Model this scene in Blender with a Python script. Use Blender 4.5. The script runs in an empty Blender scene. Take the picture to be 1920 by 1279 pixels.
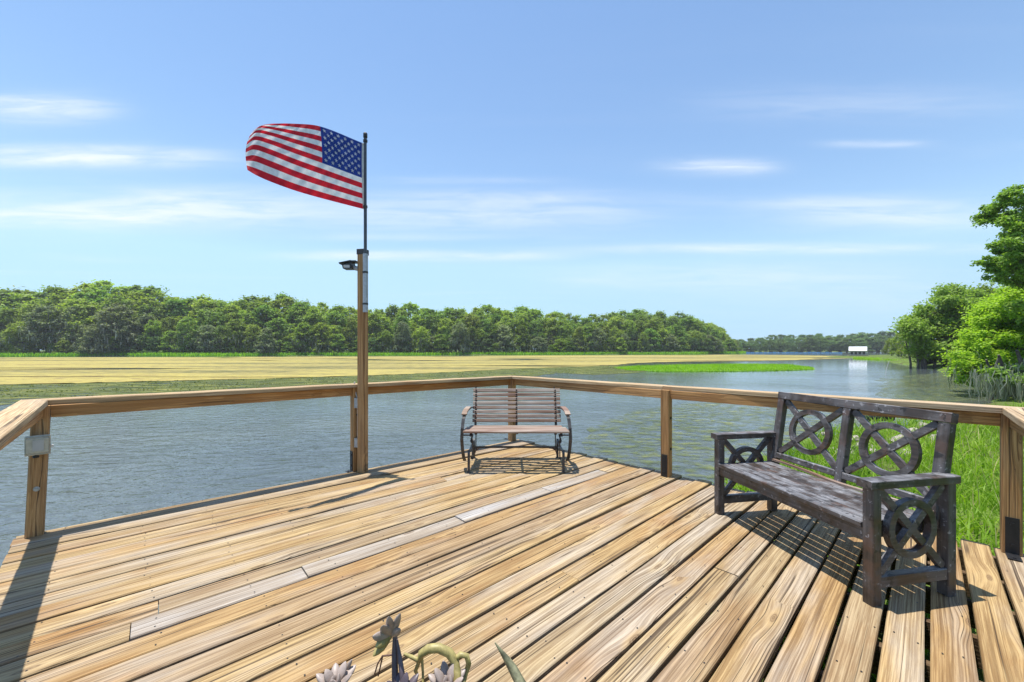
import bpy, bmesh, math, random
import numpy as np
from mathutils import Vector, Matrix

sc = bpy.context.scene
COL = sc.collection
R = math.radians

# ------------------------------------------------------------------ camera
CAM_H = 1.34                      # eye height above the deck boards (deck top is z = 0)
cam_d = bpy.data.cameras.new('camera')
cam_d.sensor_width = 36.0
cam_d.lens = 36.0 * 750 / 1920    # very wide lens
cam_d.shift_y = 15.5 / 1920
cam_d.clip_start = 0.05
cam_d.clip_end = 3000
cam = bpy.data.objects.new('camera', cam_d)
cam.location = (0, 0, CAM_H)
cam.rotation_euler = (R(90), 0, 0)
COL.objects.link(cam)
sc.camera = cam

# ------------------------------------------------------------------ sun, exposure
SUN = Vector((-0.154, 0.055, 1.0)).normalized()
sun_d = bpy.data.lights.new('sun', 'SUN')
sun_d.energy = 5.0
sun_d.angle = R(0.5)
sun_d.color = (1.0, 0.96, 0.90)
sun = bpy.data.objects.new('sun', sun_d)
sun.rotation_euler = (-SUN).to_track_quat('-Z', 'Y').to_euler()
sun.location = (0, 0, 30)
COL.objects.link(sun)

sc.view_settings.view_transform = 'Standard'
sc.view_settings.look = 'None'
sc.view_settings.gamma = 1
sc.view_settings.exposure = 0.48
sc.render.engine = 'CYCLES'
sc.cycles.use_denoising = True
sc.cycles.max_bounces = 8
sc.cycles.transparent_max_bounces = 12
sc.cycles.caustics_reflective = False
sc.cycles.caustics_refractive = False


# ------------------------------------------------------------------ node helper
class NT:
    def __init__(self, tree):
        self.t = tree

    def n(self, kind, **kw):
        nd = self.t.nodes.new(kind)
        for k, v in kw.items():
            setattr(nd, k, v)
        return nd

    def link(self, a, b):
        self.t.links.new(a, b)

    def _in(self, sock, v):
        if isinstance(v, bpy.types.NodeSocket):
            self.link(v, sock)
        elif v is not None:
            sock.default_value = v

    def math(self, op, a, b=None, c=None, clamp=False):
        nd = self.n('ShaderNodeMath', operation=op, use_clamp=clamp)
        self._in(nd.inputs[0], a)
        if b is not None:
            self._in(nd.inputs[1], b)
        if c is not None:
            self._in(nd.inputs[2], c)
        return nd.outputs[0]

    def vmath(self, op, a, b=None):
        nd = self.n('ShaderNodeVectorMath', operation=op)
        self._in(nd.inputs[0], a)
        if b is not None:
            self._in(nd.inputs[1], b)
        return nd.outputs[0]

    def mix(self, f, a, b, blend='MIX'):
        nd = self.n('ShaderNodeMix', data_type='RGBA', blend_type=blend)
        self._in(nd.inputs[0], f)
        for i, v in ((6, a), (7, b)):
            if isinstance(v, bpy.types.NodeSocket):
                self.link(v, nd.inputs[i])
            else:
                nd.inputs[i].default_value = (*v, 1) if len(v) == 3 else v
        return nd.outputs[2]

    def ramp(self, f, stops, interp='LINEAR'):
        nd = self.n('ShaderNodeValToRGB')
        cr = nd.color_ramp
        cr.interpolation = interp
        while len(cr.elements) < len(stops):
            cr.elements.new(0.5)
        for e, (p, c) in zip(cr.elements, stops):
            e.position = p
            if not hasattr(c, '__len__'):
                c = (c, c, c)
            e.color = (*c, 1)
        self._in(nd.inputs[0], f)
        return nd.outputs[0]

    def noise(self, vec, scale=5, detail=3, rough=0.5, dist=0.0):
        nd = self.n('ShaderNodeTexNoise')
        nd.inputs['Scale'].default_value = scale
        nd.inputs['Detail'].default_value = detail
        nd.inputs['Roughness'].default_value = rough
        nd.inputs['Distortion'].default_value = dist
        if vec is not None:
            self.link(vec, nd.inputs['Vector'])
        return nd.outputs[0]

    def scale(self, vec, s):
        return self.vmath('MULTIPLY', vec, s)

    def smooth(self, v, lo, hi, a=0.0, b=1.0):
        nd = self.n('ShaderNodeMapRange', interpolation_type='SMOOTHSTEP')
        self._in(nd.inputs[0], v)
        nd.inputs[1].default_value = lo
        nd.inputs[2].default_value = hi
        nd.inputs[3].default_value = a
        nd.inputs[4].default_value = b
        return nd.outputs[0]


# ------------------------------------------------------------------ world: clear sky with thin cirrus streaks
world = bpy.data.worlds.new('World')
sc.world = world
world.use_nodes = True
wt = world.node_tree
wt.nodes.clear()
W = NT(wt)
sky = W.n('ShaderNodeTexSky', sky_type='NISHITA')
sky.sun_disc = False
sky.sun_elevation = math.asin(SUN.z)
sky.sun_rotation = math.atan2(SUN.x, SUN.y)
sky.altitude = 0
sky.air_density = 1.4
sky.dust_density = 0.0
sky.ozone_density = 4.0
wc = W.n('ShaderNodeTexCoord').outputs['Generated']
sep = W.n('ShaderNodeSeparateXYZ')
W.link(wc, sep.inputs[0])
# the lowest degrees keep the pale blue of the air just above them
zc_ = W.math('MAXIMUM', sep.outputs[2], 0.20)
svec = W.n('ShaderNodeCombineXYZ')
W.link(sep.outputs[0], svec.inputs[0])
W.link(sep.outputs[1], svec.inputs[1])
W.link(zc_, svec.inputs[2])
W.link(W.vmath('NORMALIZE', svec.outputs[0]), sky.inputs[0])
# a flat cirrus layer seen from below: streaks run across the view
zq = W.math('MAXIMUM', sep.outputs[2], 0.04)
lay = W.n('ShaderNodeCombineXYZ')
W.link(W.math('DIVIDE', sep.outputs[0], zq), lay.inputs[0])
W.link(W.math('DIVIDE', sep.outputs[1], zq), lay.inputs[1])
wispl = W.noise(W.scale(lay.outputs[0], (0.35, 2.2, 1)), 1.0, 7, 0.62, 0.4)
broad = W.noise(W.scale(lay.outputs[0], (0.22, 0.5, 1)), 1.0, 3, 0.5)
cl = W.math('MULTIPLY', W.math('MULTIPLY', W.smooth(wispl, 0.46, 0.80), W.smooth(broad, 0.42, 0.66)), W.smooth(sep.outputs[2], 0.75, 0.25))
cl = W.math('MULTIPLY', cl, 0.22)
yq = W.math('MAXIMUM', sep.outputs[1], 0.05)
fwd = W.smooth(sep.outputs[1], 0.06, 0.2)
pp = W.math('DIVIDE', sep.outputs[0], yq)
qq = W.math('DIVIDE', sep.outputs[2], yq)
pq = W.n('ShaderNodeCombineXYZ')
W.link(pp, pq.inputs[0])
W.link(qq, pq.inputs[1])
wisp = W.noise(W.scale(pq.outputs[0], (3.0, 26.0, 1)), 1.3, 7, 0.62, 0.5)
# single streaks of the layer: (column, row, half width, half height, strength) of the sky sketch, 750 units = 45 degrees
STREAKS = [(90, 205, 120, 24, .55), (40, 188, 70, 10, .3), (170, 296, 230, 17, .75), (120, 280, 160, 10, .3), (230, 395, 330, 34, .55), (120, 410, 240, 14, .35),
           (420, 372, 200, 22, .25), (860, 405, 330, 24, .42), (960, 372, 260, 16, .3), (1345, 313, 100, 13, .62), (790, 480, 240, 9, .60), (1470, 466, 380, 9, .48),
           (1700, 405, 240, 24, .45), (1560, 380, 200, 12, .25), (1380, 520, 340, 26, .30), (1620, 195, 300, 30, .16), (870, 338, 160, 7, .22), (1640, 270, 100, 7, .3),
           (740, 445, 180, 7, .2), (1600, 570, 300, 25, .15)]
streak = None
for (a, e, wa, he, st_) in STREAKS:
    du = W.math('MULTIPLY', W.math('SUBTRACT', pp, (a - 960) / 750), 750 / wa)
    dv = W.math('MULTIPLY', W.math('SUBTRACT', qq, (655 - e) / 750), 750 / he)
    r2 = W.math('ADD', W.math('POWER', W.math('ABSOLUTE', du), 3.0), W.math('POWER', W.math('ABSOLUTE', dv), 2.0))
    g = W.math('MULTIPLY', W.math('EXPONENT', W.math('MULTIPLY', r2, -1.0)), st_)
    streak = g if streak is None else W.math('ADD', streak, g)
tex = W.smooth(wisp, 0.25, 0.70, 0.30, 1.30)
cloud = W.math('ADD', W.math('MULTIPLY', W.math('MULTIPLY', streak, tex), fwd), cl, clamp=True)
bg_sky = W.n('ShaderNodeBackground')
W.link(W.mix(cloud, sky.outputs[0], (5.4, 5.8, 6.3)), bg_sky.inputs[0])
bg_sky.inputs[1].default_value = 0.130
wo = W.n('ShaderNodeOutputWorld')
W.link(bg_sky.outputs[0], wo.inputs[0])

# ------------------------------------------------------------------ materials
MATS = {}


def new_mat(name):
    m = bpy.data.materials.new(name)
    m.use_nodes = True
    m.node_tree.nodes.clear()
    t = NT(m.node_tree)
    out = t.n('ShaderNodeOutputMaterial')
    MATS[name] = m
    return m, t, out


def principled(t, out, color, rough=0.6, bump=None, bump_s=0.3, bump_d=0.01, metal=0.0, spec=0.5):
    p = t.n('ShaderNodeBsdfPrincipled')
    if isinstance(color, bpy.types.NodeSocket):
        t.link(color, p.inputs['Base Color'])
    else:
        p.inputs['Base Color'].default_value = (*color, 1)
    t._in(p.inputs['Roughness'], rough)
    p.inputs['Metallic'].default_value = metal
    p.inputs['Specular IOR Level'].default_value = spec
    if bump is not None:
        b = t.n('ShaderNodeBump')
        b.inputs['Strength'].default_value = bump_s
        b.inputs['Distance'].default_value = bump_d
        t.link(bump, b.inputs['Height'])
        t.link(b.outputs[0], p.inputs['Normal'])
    if out is not None:
        t.link(p.outputs[0], out.inputs[0])
    return p


def plain(name, color, rough=0.5, metal=0.0, var=0.15, scale=30):
    m, t, out = new_mat(name)
    c = t.n('ShaderNodeTexCoord').outputs['Object']
    n = t.noise(c, scale, 4, 0.6)
    f = t.smooth(n, 0.3, 0.7)
    col = t.mix(f, tuple(x * (1 - var) for x in color), tuple(min(1, x * (1 + var)) for x in color))
    principled(t, out, col, rough, n, 0.12, 0.004, metal)
    return m


def wood(name, tones, grey, grey_amt=0.5, crack=0.6, knot=0.6, contrast=1.0, rough=0.75, ring=0.5):
    """Timber with the grain along local X; every piece takes its own tone from Object Info."""
    m, t, out = new_mat(name)
    co = t.n('ShaderNodeTexCoord').outputs['Object']
    rnd = t.n('ShaderNodeObjectInfo').outputs['Random']
    off = t.n('ShaderNodeCombineXYZ')
    t.link(t.math('MULTIPLY', rnd, 93.0), off.inputs[0])
    t.link(t.math('MULTIPLY', rnd, 37.0), off.inputs[1])
    t.link(t.math('MULTIPLY', rnd, 61.0), off.inputs[2])
    v = t.vmath('ADD', co, off.outputs[0])
    # meander so that the grain is never ruler straight
    me = t.noise(t.scale(v, (1.1, 2.0, 2.0)), 1.0, 2, 0.5)
    mev = t.n('ShaderNodeCombineXYZ')
    t.link(t.math('MULTIPLY', t.math('SUBTRACT', me, 0.5), 0.022), mev.inputs[1])
    # knots push the grain aside
    kn = t.n('ShaderNodeTexVoronoi', feature='F1', voronoi_dimensions='2D')
    t.link(t.scale(v, (1.5, 5.5, 0.0)), kn.inputs['Vector'])
    kn.inputs['Scale'].default_value = 1.0
    kd = kn.outputs['Distance']
    ksep = t.n('ShaderNodeSeparateColor')
    t.link(kn.outputs['Color'], ksep.inputs[0])
    kmask = t.math('GREATER_THAN', ksep.outputs[0], 1.0 - 0.55 * knot)
    kin = t.math('MULTIPLY', t.smooth(kd, 0.10, 0.04), kmask)
    khalo = t.math('MULTIPLY', t.smooth(kd, 0.42, 0.06), kmask)
    v2 = t.vmath('ADD', v, mev.outputs[0])
    kv = t.n('ShaderNodeCombineXYZ')
    t.link(t.math('MULTIPLY', khalo, 0.022), kv.inputs[1])
    v2 = t.vmath('ADD', v2, kv.outputs[0])
    g1 = t.noise(t.scale(v2, (0.9, 38, 38)), 1.0, 5, 0.65)
    g2 = t.noise(t.scale(v2, (2.2, 120, 120)), 1.0, 5, 0.7)
    wv = t.n('ShaderNodeTexWave', wave_type='BANDS', bands_direction='Y', wave_profile='SAW')
    t.link(t.scale(v2, (0.35, 9, 9)), wv.inputs['Vector'])
    wv.inputs['Scale'].default_value = 2.2
    wv.inputs['Distortion'].default_value = 3.2
    wv.inputs['Detail'].default_value = 3
    wv.inputs['Detail Scale'].default_value = 0.8
    rings = wv.outputs['Fac']
    # piece tone
    base = t.ramp(t.math('FRACT', t.math('MULTIPLY', rnd, 17.31)), [(p_, tuple(.88 * x_ for x_ in c_)) for p_, c_ in tones])
    dark = t.mix(1.0, base, (0.66, 0.58, 0.50), 'MULTIPLY')
    lite = t.mix(1.0, base, (1.18, 1.165, 1.12), 'MULTIPLY')
    grain = t.math('ADD', t.math('MULTIPLY', t.smooth(g1, 0.30, 0.72), 0.36),
                   t.math('MULTIPLY', t.smooth(g2, 0.36, 0.64), 0.64))
    c = t.mix(t.smooth(grain, 0.5 - 0.42 / contrast, 0.5 + 0.42 / contrast), dark, lite)
    c = t.mix(t.math('MULTIPLY', t.smooth(rings, 0.55, 1.0), ring), c, dark)
    # weathering to grey
    wn = t.noise(t.scale(v, (0.8, 4.0, 4.0)), 1.0, 4, 0.6)
    ga = t.math('MULTIPLY', t.smooth(wn, 0.42, 0.72), grey_amt)
    c = t.mix(ga, c, t.mix(t.smooth(g2, 0.3, 0.7), tuple(x * 0.62 for x in grey), tuple(x * 1.25 for x in grey)))
    # warm stain patches
    sn = t.noise(t.scale(v, (1.3, 3.0, 3.0)), 1.0, 3, 0.6)
    c = t.mix(t.math('MULTIPLY', t.smooth(sn, 0.53, 0.70), 0.55), c, t.mix(1.0, c, (0.86, 0.66, 0.48), 'MULTIPLY'))
    c = t.mix(t.math('MULTIPLY', t.smooth(kd, 0.22, 0.08), t.math('MULTIPLY', kmask, 0.55)), c, t.mix(1.0, lite, (1.1, 1.1, 1.1), 'MULTIPLY'))
    kring = t.math('MULTIPLY', t.math('PINGPONG', t.math('MULTIPLY', kd, 55.0), 1.0), 0.5)
    c = t.mix(t.math('MULTIPLY', kin, t.math('ADD', 0.35, kring)), c, (0.13, 0.075, 0.04))
    # long thin grain lines and drying cracks
    def lines(sx, sy, w0, w1):
        nn = t.noise(t.scale(v2, (sx, sy, sy)), 1.0, 1, 0.5)
        return t.smooth(t.math('ABSOLUTE', t.math('SUBTRACT', nn, 0.5)), w1, w0)
    cm = t.noise(t.scale(v, (1.1, 7, 7)), 1.0, 3, 0.55)
    cm2 = t.noise(t.scale(v, (0.9, 11, 11)), 1.0, 3, 0.55)
    l1 = t.math('MULTIPLY', lines(.16, 54, .010, .065), t.math('MULTIPLY', t.smooth(cm2, .36, .60), .50))
    c = t.mix(l1, c, t.mix(1.0, base, (0.36, 0.28, 0.21), 'MULTIPLY'))
    cr = t.math('MULTIPLY', lines(.15, 26, .005, .024), t.math('MULTIPLY', t.smooth(cm, 0.42, 0.55), crack))
    c = t.mix(cr, c, (0.060, 0.038, 0.022))
    h = t.math('SUBTRACT', t.math('ADD', t.math('MULTIPLY', grain, 0.5), t.math('MULTIPLY', rings, 0.15)),
               t.math('ADD', t.math('MULTIPLY', cr, 1.8), t.math('MULTIPLY', l1, 0.5)))
    principled(t, out, c, rough, h, 0.55, 0.004, 0, 0.25)
    return m


wood('deck_timber', [(0.0, (.42, .290, .135)), (0.2, (.48, .350, .175)), (0.38, (.385, .250, .112)), (0.55, (.44, .340, .195)),
                     (0.72, (.355, .262, .162)), (0.86, (.44, .290, .125)), (1.0, (.46, .360, .210))], (.40, .355, .30), 0.62, 0.9, 0.85, 1.15, 0.75, 0.3)
wood('grey_timber', [(0.0, (.40, .345, .275)), (1.0, (.44, .385, .32))], (.42, .405, .39), 0.75, 0.4, 0.3, 0.7)
wood('rail_timber', [(0.0, (.56, .305, .115)), (0.5, (.60, .345, .140)), (1.0, (.50, .26, .09))], (.38, .28, .18), 0.2, 0.5, 0.5,
     1.1, 0.65, 0.75)
wood('cap_timber', [(0.0, (.58, .43, .25)), (1.0, (.62, .465, .28))], (.42, .36, .29), 0.4, 0.9, 0.4, 0.9)
wood('post_timber', [(0.0, (.53, .305, .130)), (0.5, (.56, .340, .155)), (1.0, (.49, .285, .12))], (.36, .28, .20), 0.3, 0.8, 0.4,
     1.1, 0.7, 0.6)
wood('slat_timber', [(0.0, (.25, .15, .12)), (0.4, (.34, .245, .20)), (0.7, (.23, .115, .095)), (1.0, (.36, .28, .225))],
     (.50, .44, .37), 0.9, 0.6, 0.3, 1.2)
wood('under_timber', [(0.0, (.16, .11, .06)), (1.0, (.20, .14, .08))], (.16, .14, .12), 0.5, 0.5, 0.3, 1.0)
plain('steel_dark', (.055, .052, .05), 0.5, 0.3, 0.3, 20)
plain('steel_black', (.018, .018, .02), 0.45, 0.2)
plain('galvanised', (.42, .43, .44), 0.45, 0.6, 0.15, 40)
plain('alloy_pole', (.075, .08, .085), 0.35, 0.5)
plain('white_plastic', (.62, .61, .57), 0.35)
plain('cover_plastic', (.46, .44, .37), 0.25)
plain('black_plastic', (.015, .015, .016), 0.4)
plain('rusty_steel', (.13, .07, .05), 0.7, 0.1, 0.4, 60)
plain('terracotta', (.36, .15, .08), 0.8)
plain('white_metal_roof', (.80, .81, .82), 0.35, 0.0, 0.04, 3)
plain('grey_siding', (.40, .40, .39), 0.7, 0.0, 0.15, 6)
plain('blue_tarp', (.20, .45, .68), 0.6, 0, 0.25, 2)
plain('rock', (.34, .30, .25), 0.85, 0, 0.35, 9)
plain('soil', (.10, .07, .045), 0.95, 0, 0.3, 20)
plain('wire_grey', (.5, .5, .5), 0.5)


def bench_paint():
    """dark brown paint weathered to blue grey chalk in patches and flakes"""
    m, t, out = new_mat('bench_paint')
    co = t.n('ShaderNodeTexCoord').outputs['Object']
    rnd = t.n('ShaderNodeObjectInfo').outputs['Random']
    off = t.n('ShaderNodeCombineXYZ')
    t.link(t.math('MULTIPLY', rnd, 51.0), off.inputs[0])
    t.link(t.math('MULTIPLY', rnd, 23.0), off.inputs[1])
    v = t.vmath('ADD', co, off.outputs[0])
    g = t.noise(t.scale(v, (3, 60, 60)), 1.0, 4, 0.6)
    p1 = t.noise(v, 6.0, 5, 0.6)
    p2 = t.noise(v, 38.0, 4, 0.6)
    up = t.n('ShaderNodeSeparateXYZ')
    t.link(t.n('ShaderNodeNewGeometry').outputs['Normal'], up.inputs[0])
    up_grey = t.smooth(up.outputs[2], -.1, .8, .30, 1.0)      # grey patches mix in most on upward faces, less on the sides
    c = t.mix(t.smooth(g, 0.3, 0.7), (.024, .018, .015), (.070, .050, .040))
    c = t.mix(t.math('MULTIPLY', t.smooth(p1, 0.37, 0.58), t.math('MULTIPLY', up_grey, .85)), c, t.mix(t.smooth(g, .3, .7), (.12, .122, .132), (.25, .252, .265)))
    c = t.mix(t.math('MULTIPLY', t.smooth(t.noise(v, 7.3, 4, .6), 0.54, 0.68), 0.6), c, (.115, .062, .042))
    fl = t.math('MULTIPLY', t.smooth(p2, 0.60, 0.64), t.smooth(p1, 0.40, 0.62))
    c = t.mix(t.math('MULTIPLY', fl, 0.75), c, (.34, .33, .34))
    dk = t.math('MULTIPLY', t.smooth(t.noise(v, 14.0, 3, 0.6), 0.62, 0.66), 0.8)
    c = t.mix(dk, c, (.016, .014, .014))
    h = t.math('SUBTRACT', t.math('MULTIPLY', g, 0.5), t.math('MULTIPLY', fl, 0.4))
    principled(t, out, c, t.smooth(p1, 0.3, 0.7, 0.36, 0.62), h, 0.35, 0.003, 0, 0.5)


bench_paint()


def foliage(name, a, b, c3, trans=0.35, rough=0.55):
    m, t, out = new_mat(name)
    geo = t.n('ShaderNodeNewGeometry')
    co = t.n('ShaderNodeTexCoord').outputs['Object']
    rnd = t.n('ShaderNodeObjectInfo').outputs['Random']
    island = geo.outputs['Random Per Island']
    n = t.noise(co, 0.45, 3, 0.6)
    f = t.math('ADD', t.math('MULTIPLY', n, 0.7), t.math('MULTIPLY', island, 0.35))
    col = t.ramp(f, [(0.28, a), (0.52, b), (0.80, c3)])
    hs = t.n('ShaderNodeHueSaturation')
    t.link(col, hs.inputs['Color'])
    t.link(t.math('ADD', 0.487, t.math('MULTIPLY', rnd, 0.026)), hs.inputs['Hue'])
    t.link(t.math('ADD', 0.75, t.math('MULTIPLY', t.math('FRACT', t.math('MULTIPLY', rnd, 7.7)), 0.5)), hs.inputs['Value'])
    p = principled(t, None, hs.outputs[0], rough, spec=0.3)
    tr = t.n('ShaderNodeBsdfTranslucent')
    t.link(t.mix(1.0, hs.outputs[0], (1.25, 1.35, 0.6), 'MULTIPLY'), tr.inputs[0])
    ms = t.n('ShaderNodeMixShader')
    ms.inputs[0].default_value = trans
    t.link(p.outputs[0], ms.inputs[1])
    t.link(tr.outputs[0], ms.inputs[2])
    t.link(ms.outputs[0], out.inputs[0])
    return m


foliage('leaf_wood', (.175, .245, .036), (.260, .350, .050), (.350, .430, .060), 0.5)
foliage('leaf_grey', (.170, .205, .105), (.230, .275, .140), (.300, .345, .165), 0.45)
foliage('leaf_oak', (.130, .215, .036), (.195, .305, .052), (.265, .375, .064), 0.5)
foliage('leaf_lime', (.175, .300, .022), (.275, .415, .034), (.370, .495, .050), 0.5)
foliage('leaf_far', (.090, .155, .050), (.140, .225, .066), (.190, .285, .080), 0.45)
foliage('olive_tuft', (.09, .11, .04), (.15, .17, .055), (.27, .26, .08), 0.3)
foliage('straw', (.30, .25, .10), (.42, .36, .16), (.52, .46, .24), 0.3)
foliage('moss_grey', (.23, .235, .18), (.32, .325, .26), (.42, .415, .345), 0.35, 0.9)
foliage('grass_blade', (.170, .320, .020), (.280, .460, .030), (.390, .560, .050), 0.45)
foliage('marsh_blade', (.170, .340, .014), (.250, .450, .018), (.330, .530, .030), 0.45)
plain('succulent', (.33, .265, .225), 0.45, 0, 0.2, 60)
plain('succulent_stem', (.34, .28, .10), 0.5, 0, 0.35, 70)
plain('succulent_green', (.22, .21, .12), 0.5, 0, 0.45, 90)
plain('succulent_dark', (.10, .075, .085), 0.4, 0, 0.3, 40)


def bark():
    m, t, out = new_mat('bark')
    co = t.n('ShaderNodeTexCoord').outputs['Object']
    n = t.noise(t.scale(co, (9, 9, 1.2)), 1.0, 5, 0.65)
    c = t.ramp(n, [(0.3, (.055, .042, .034)), (0.55, (.13, .11, .095)), (0.75, (.24, .22, .20))])
    principled(t, out, c, 0.9, n, 0.6, 0.05, 0, 0.2)


bark()


def water_mat():
    m, t, out = new_mat('lake_water')
    co = t.n('ShaderNodeTexCoord').outputs['Object']
    warp = t.noise(t.scale(co, (.25, .25, 1)), 1.0, 2, .5)
    wv = t.n('ShaderNodeCombineXYZ')
    t.link(t.math('MULTIPLY', warp, 3.0), wv.inputs[0])
    t.link(t.math('MULTIPLY', warp, 2.0), wv.inputs[1])
    v = t.vmath('ADD', co, wv.outputs[0])
    r1 = t.noise(t.scale(v, (1.5, 3.2, 1)), 1.3, 4, 0.55, 0.4)
    r2 = t.noise(t.scale(v, (3.5, 6.0, 1)), 1.6, 2, 0.5, 0.3)
    calm = t.noise(t.scale(co, (.030, .055, 1)), 1.0, 3, 0.55)
    sp = t.n('ShaderNodeSeparateXYZ')
    t.link(co, sp.inputs[0])
    shel = t.smooth(t.math('ADD', sp.outputs[1], t.math('MULTIPLY', calm, 14.0)), 44, 52, 1.0, 0.06)   # glassy behind the islet
    amp = t.math('MULTIPLY', t.smooth(calm, 0.38, 0.64, 0.22, 1.0), shel)
    h = t.math('MULTIPLY', t.math('ADD', r1, t.math('MULTIPLY', r2, 0.35)), amp)
    murk = t.noise(t.scale(co, (.10, .16, 1)), 1.0, 4, 0.6)
    c = t.mix(t.smooth(murk, .35, .68), (.074, .090, .092), (.105, .118, .104))
    p = principled(t, out, c, 0.08, h, 0.45, 0.10, 0, 0.5)
    p.inputs['IOR'].default_value = 1.33


water_mat()


def mat_surface(name, stops, sx, sy, hole=0.0, bump=0.5, lines=False, hole_s=(.5, .8), amax=1.0):
    """floating weed: streaky colour, holes to the water below, optional boat channels"""
    m, t, out = new_mat(name)
    co = t.n('ShaderNodeTexCoord').outputs['Object']
    n1 = t.noise(t.scale(co, (sx, sy, 1)), 1.0, 5, 0.6, 0.6)
    n2 = t.noise(t.scale(co, (.5, 1.6, 1)), 1.5, 6, 0.7)
    f = t.math('ADD', t.math('MULTIPLY', n1, 0.55), t.math('MULTIPLY', n2, 0.45))
    c = t.ramp(f, stops)
    p = principled(t, None, c, 0.9, n2, bump, 0.15, 0, 0.15)
    al = None
    if hole > 0:
        hn = t.noise(t.scale(co, (hole_s[0], hole_s[1], 1)), 1.0, 6, 0.66, 0.3)
        al = t.smooth(hn, hole - 0.10, hole + 0.12, 0.0, amax)
    if lines:
        ln = t.noise(t.scale(co, (.010, .055, 1)), 1.0, 1, 0.4, 0.3)
        l = t.smooth(t.math('ABSOLUTE', t.math('SUBTRACT', ln, 0.47)), 0.003, 0.022)
        al = l if al is None else t.math('MULTIPLY', al, l)
    if al is None:
        t.link(p.outputs[0], out.inputs[0])
        return
    tr = t.n('ShaderNodeBsdfTransparent')
    ms = t.n('ShaderNodeMixShader')
    t.link(al, ms.inputs[0])
    t.link(tr.outputs[0], ms.inputs[1])
    t.link(p.outputs[0], ms.inputs[2])
    t.link(ms.outputs[0], out.inputs[0])


mat_surface('weed_gold', [(0.38, (.085, .095, .035)), (0.44, (.19, .165, .065)), (0.495, (.31, .255, .085)), (0.54, (.42, .35, .095)), (0.60, (.215, .16, .065))],
            .020, .12, 0.27, 0.6, True, (.10, .5))
mat_surface('weed_olive', [(0.36, (.050, .065, .03)), (0.5, (.12, .145, .04)), (0.64, (.28, .27, .08))], .5, 1.6, 0.43, 0.6, False, (.5, 2.2), 0.85)
mat_surface('algae', [(0.35, (.075, .10, .05)), (0.5, (.14, .17, .065)), (0.65, (.27, .28, .08))], 1.6, 2.6, 0.52, 0.5, False, (2.6, 4.6), 0.65)


def ground_mat():
    m, t, out = new_mat('bank_ground')
    co = t.n('ShaderNodeTexCoord').outputs['Object']
    n = t.noise(co, 1.6, 6, 0.65)
    c = t.ramp(n, [(0.3, (.075, .060, .035)), (0.5, (.10, .14, .03)), (0.7, (.15, .25, .04))])
    principled(t, out, c, 0.95, n, 0.6, 0.08, 0, 0.1)


ground_mat()


def cloth(name, col, rough=0.7):
    m, t, out = new_mat(name)
    co = t.n('ShaderNodeTexCoord').outputs['Object']
    n = t.noise(co, 18.0, 3, 0.6)
    c = t.mix(t.smooth(n, .3, .7), tuple(x * .86 for x in col), tuple(min(1, x * 1.1) for x in col))
    p = principled(t, None, c, rough, n, 0.25, 0.01, 0, 0.3)
    tr = t.n('ShaderNodeBsdfTranslucent')
    t.link(c, tr.inputs[0])
    ms = t.n('ShaderNodeMixShader')
    ms.inputs[0].default_value = 0.4
    t.link(p.outputs[0], ms.inputs[1])
    t.link(tr.outputs[0], ms.inputs[2])
    t.link(ms.outputs[0], out.inputs[0])


cloth('flag_red', (.62, .018, .035))
cloth('flag_white', (.80, .79, .80))
cloth('flag_blue', (.018, .045, .25))


# ------------------------------------------------------------------ object helpers
def tag(o, label=None, cat=None, group=None, kind=None):
    if label:
        o['label'] = label
    if cat:
        o['category'] = cat
    if group:
        o['group'] = group
    if kind:
        o['kind'] = kind
    return o


def thing(name, label, cat, loc=(0, 0, 0), rz=0.0, group=None):
    o = bpy.data.objects.new(name, None)
    o.empty_display_size = 0.2
    o.location = loc
    o.rotation_euler = (0, 0, rz)
    COL.objects.link(o)
    return tag(o, label, cat, group)


def link(name, me, mat=None, parent=None, loc=None, mtx=None):
    o = bpy.data.objects.new(name, me)
    if mat is not None and not me.materials:
        me.materials.append(MATS[mat])
    COL.objects.link(o)
    if parent is not None:
        o.parent = parent
    if mtx is not None:
        o.matrix_local = mtx
    elif loc is not None:
        o.location = loc
    return o


def mesh_np(name, verts, faces, smooth=False, midx=None):
    """verts (N,3), faces (M,k) arrays of one polygon size"""
    verts = np.asarray(verts, dtype=np.float32)
    faces = np.asarray(faces, dtype=np.int32)
    me = bpy.data.meshes.new(name)
    k = faces.shape[1]
    me.vertices.add(len(verts))
    me.vertices.foreach_set('co', verts.ravel())
    me.loops.add(faces.size)
    me.loops.foreach_set('vertex_index', faces.ravel())
    me.polygons.add(len(faces))
    me.polygons.foreach_set('loop_start', np.arange(0, faces.size, k, dtype=np.int32))
    me.polygons.foreach_set('loop_total', np.full(len(faces), k, dtype=np.int32))
    if midx is not None:
        me.polygons.foreach_set('material_index', np.asarray(midx, dtype=np.int32))
    if smooth:
        me.polygons.foreach_set('use_smooth', np.ones(len(faces), dtype=bool))
    me.update(calc_edges=True)
    return me


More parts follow.
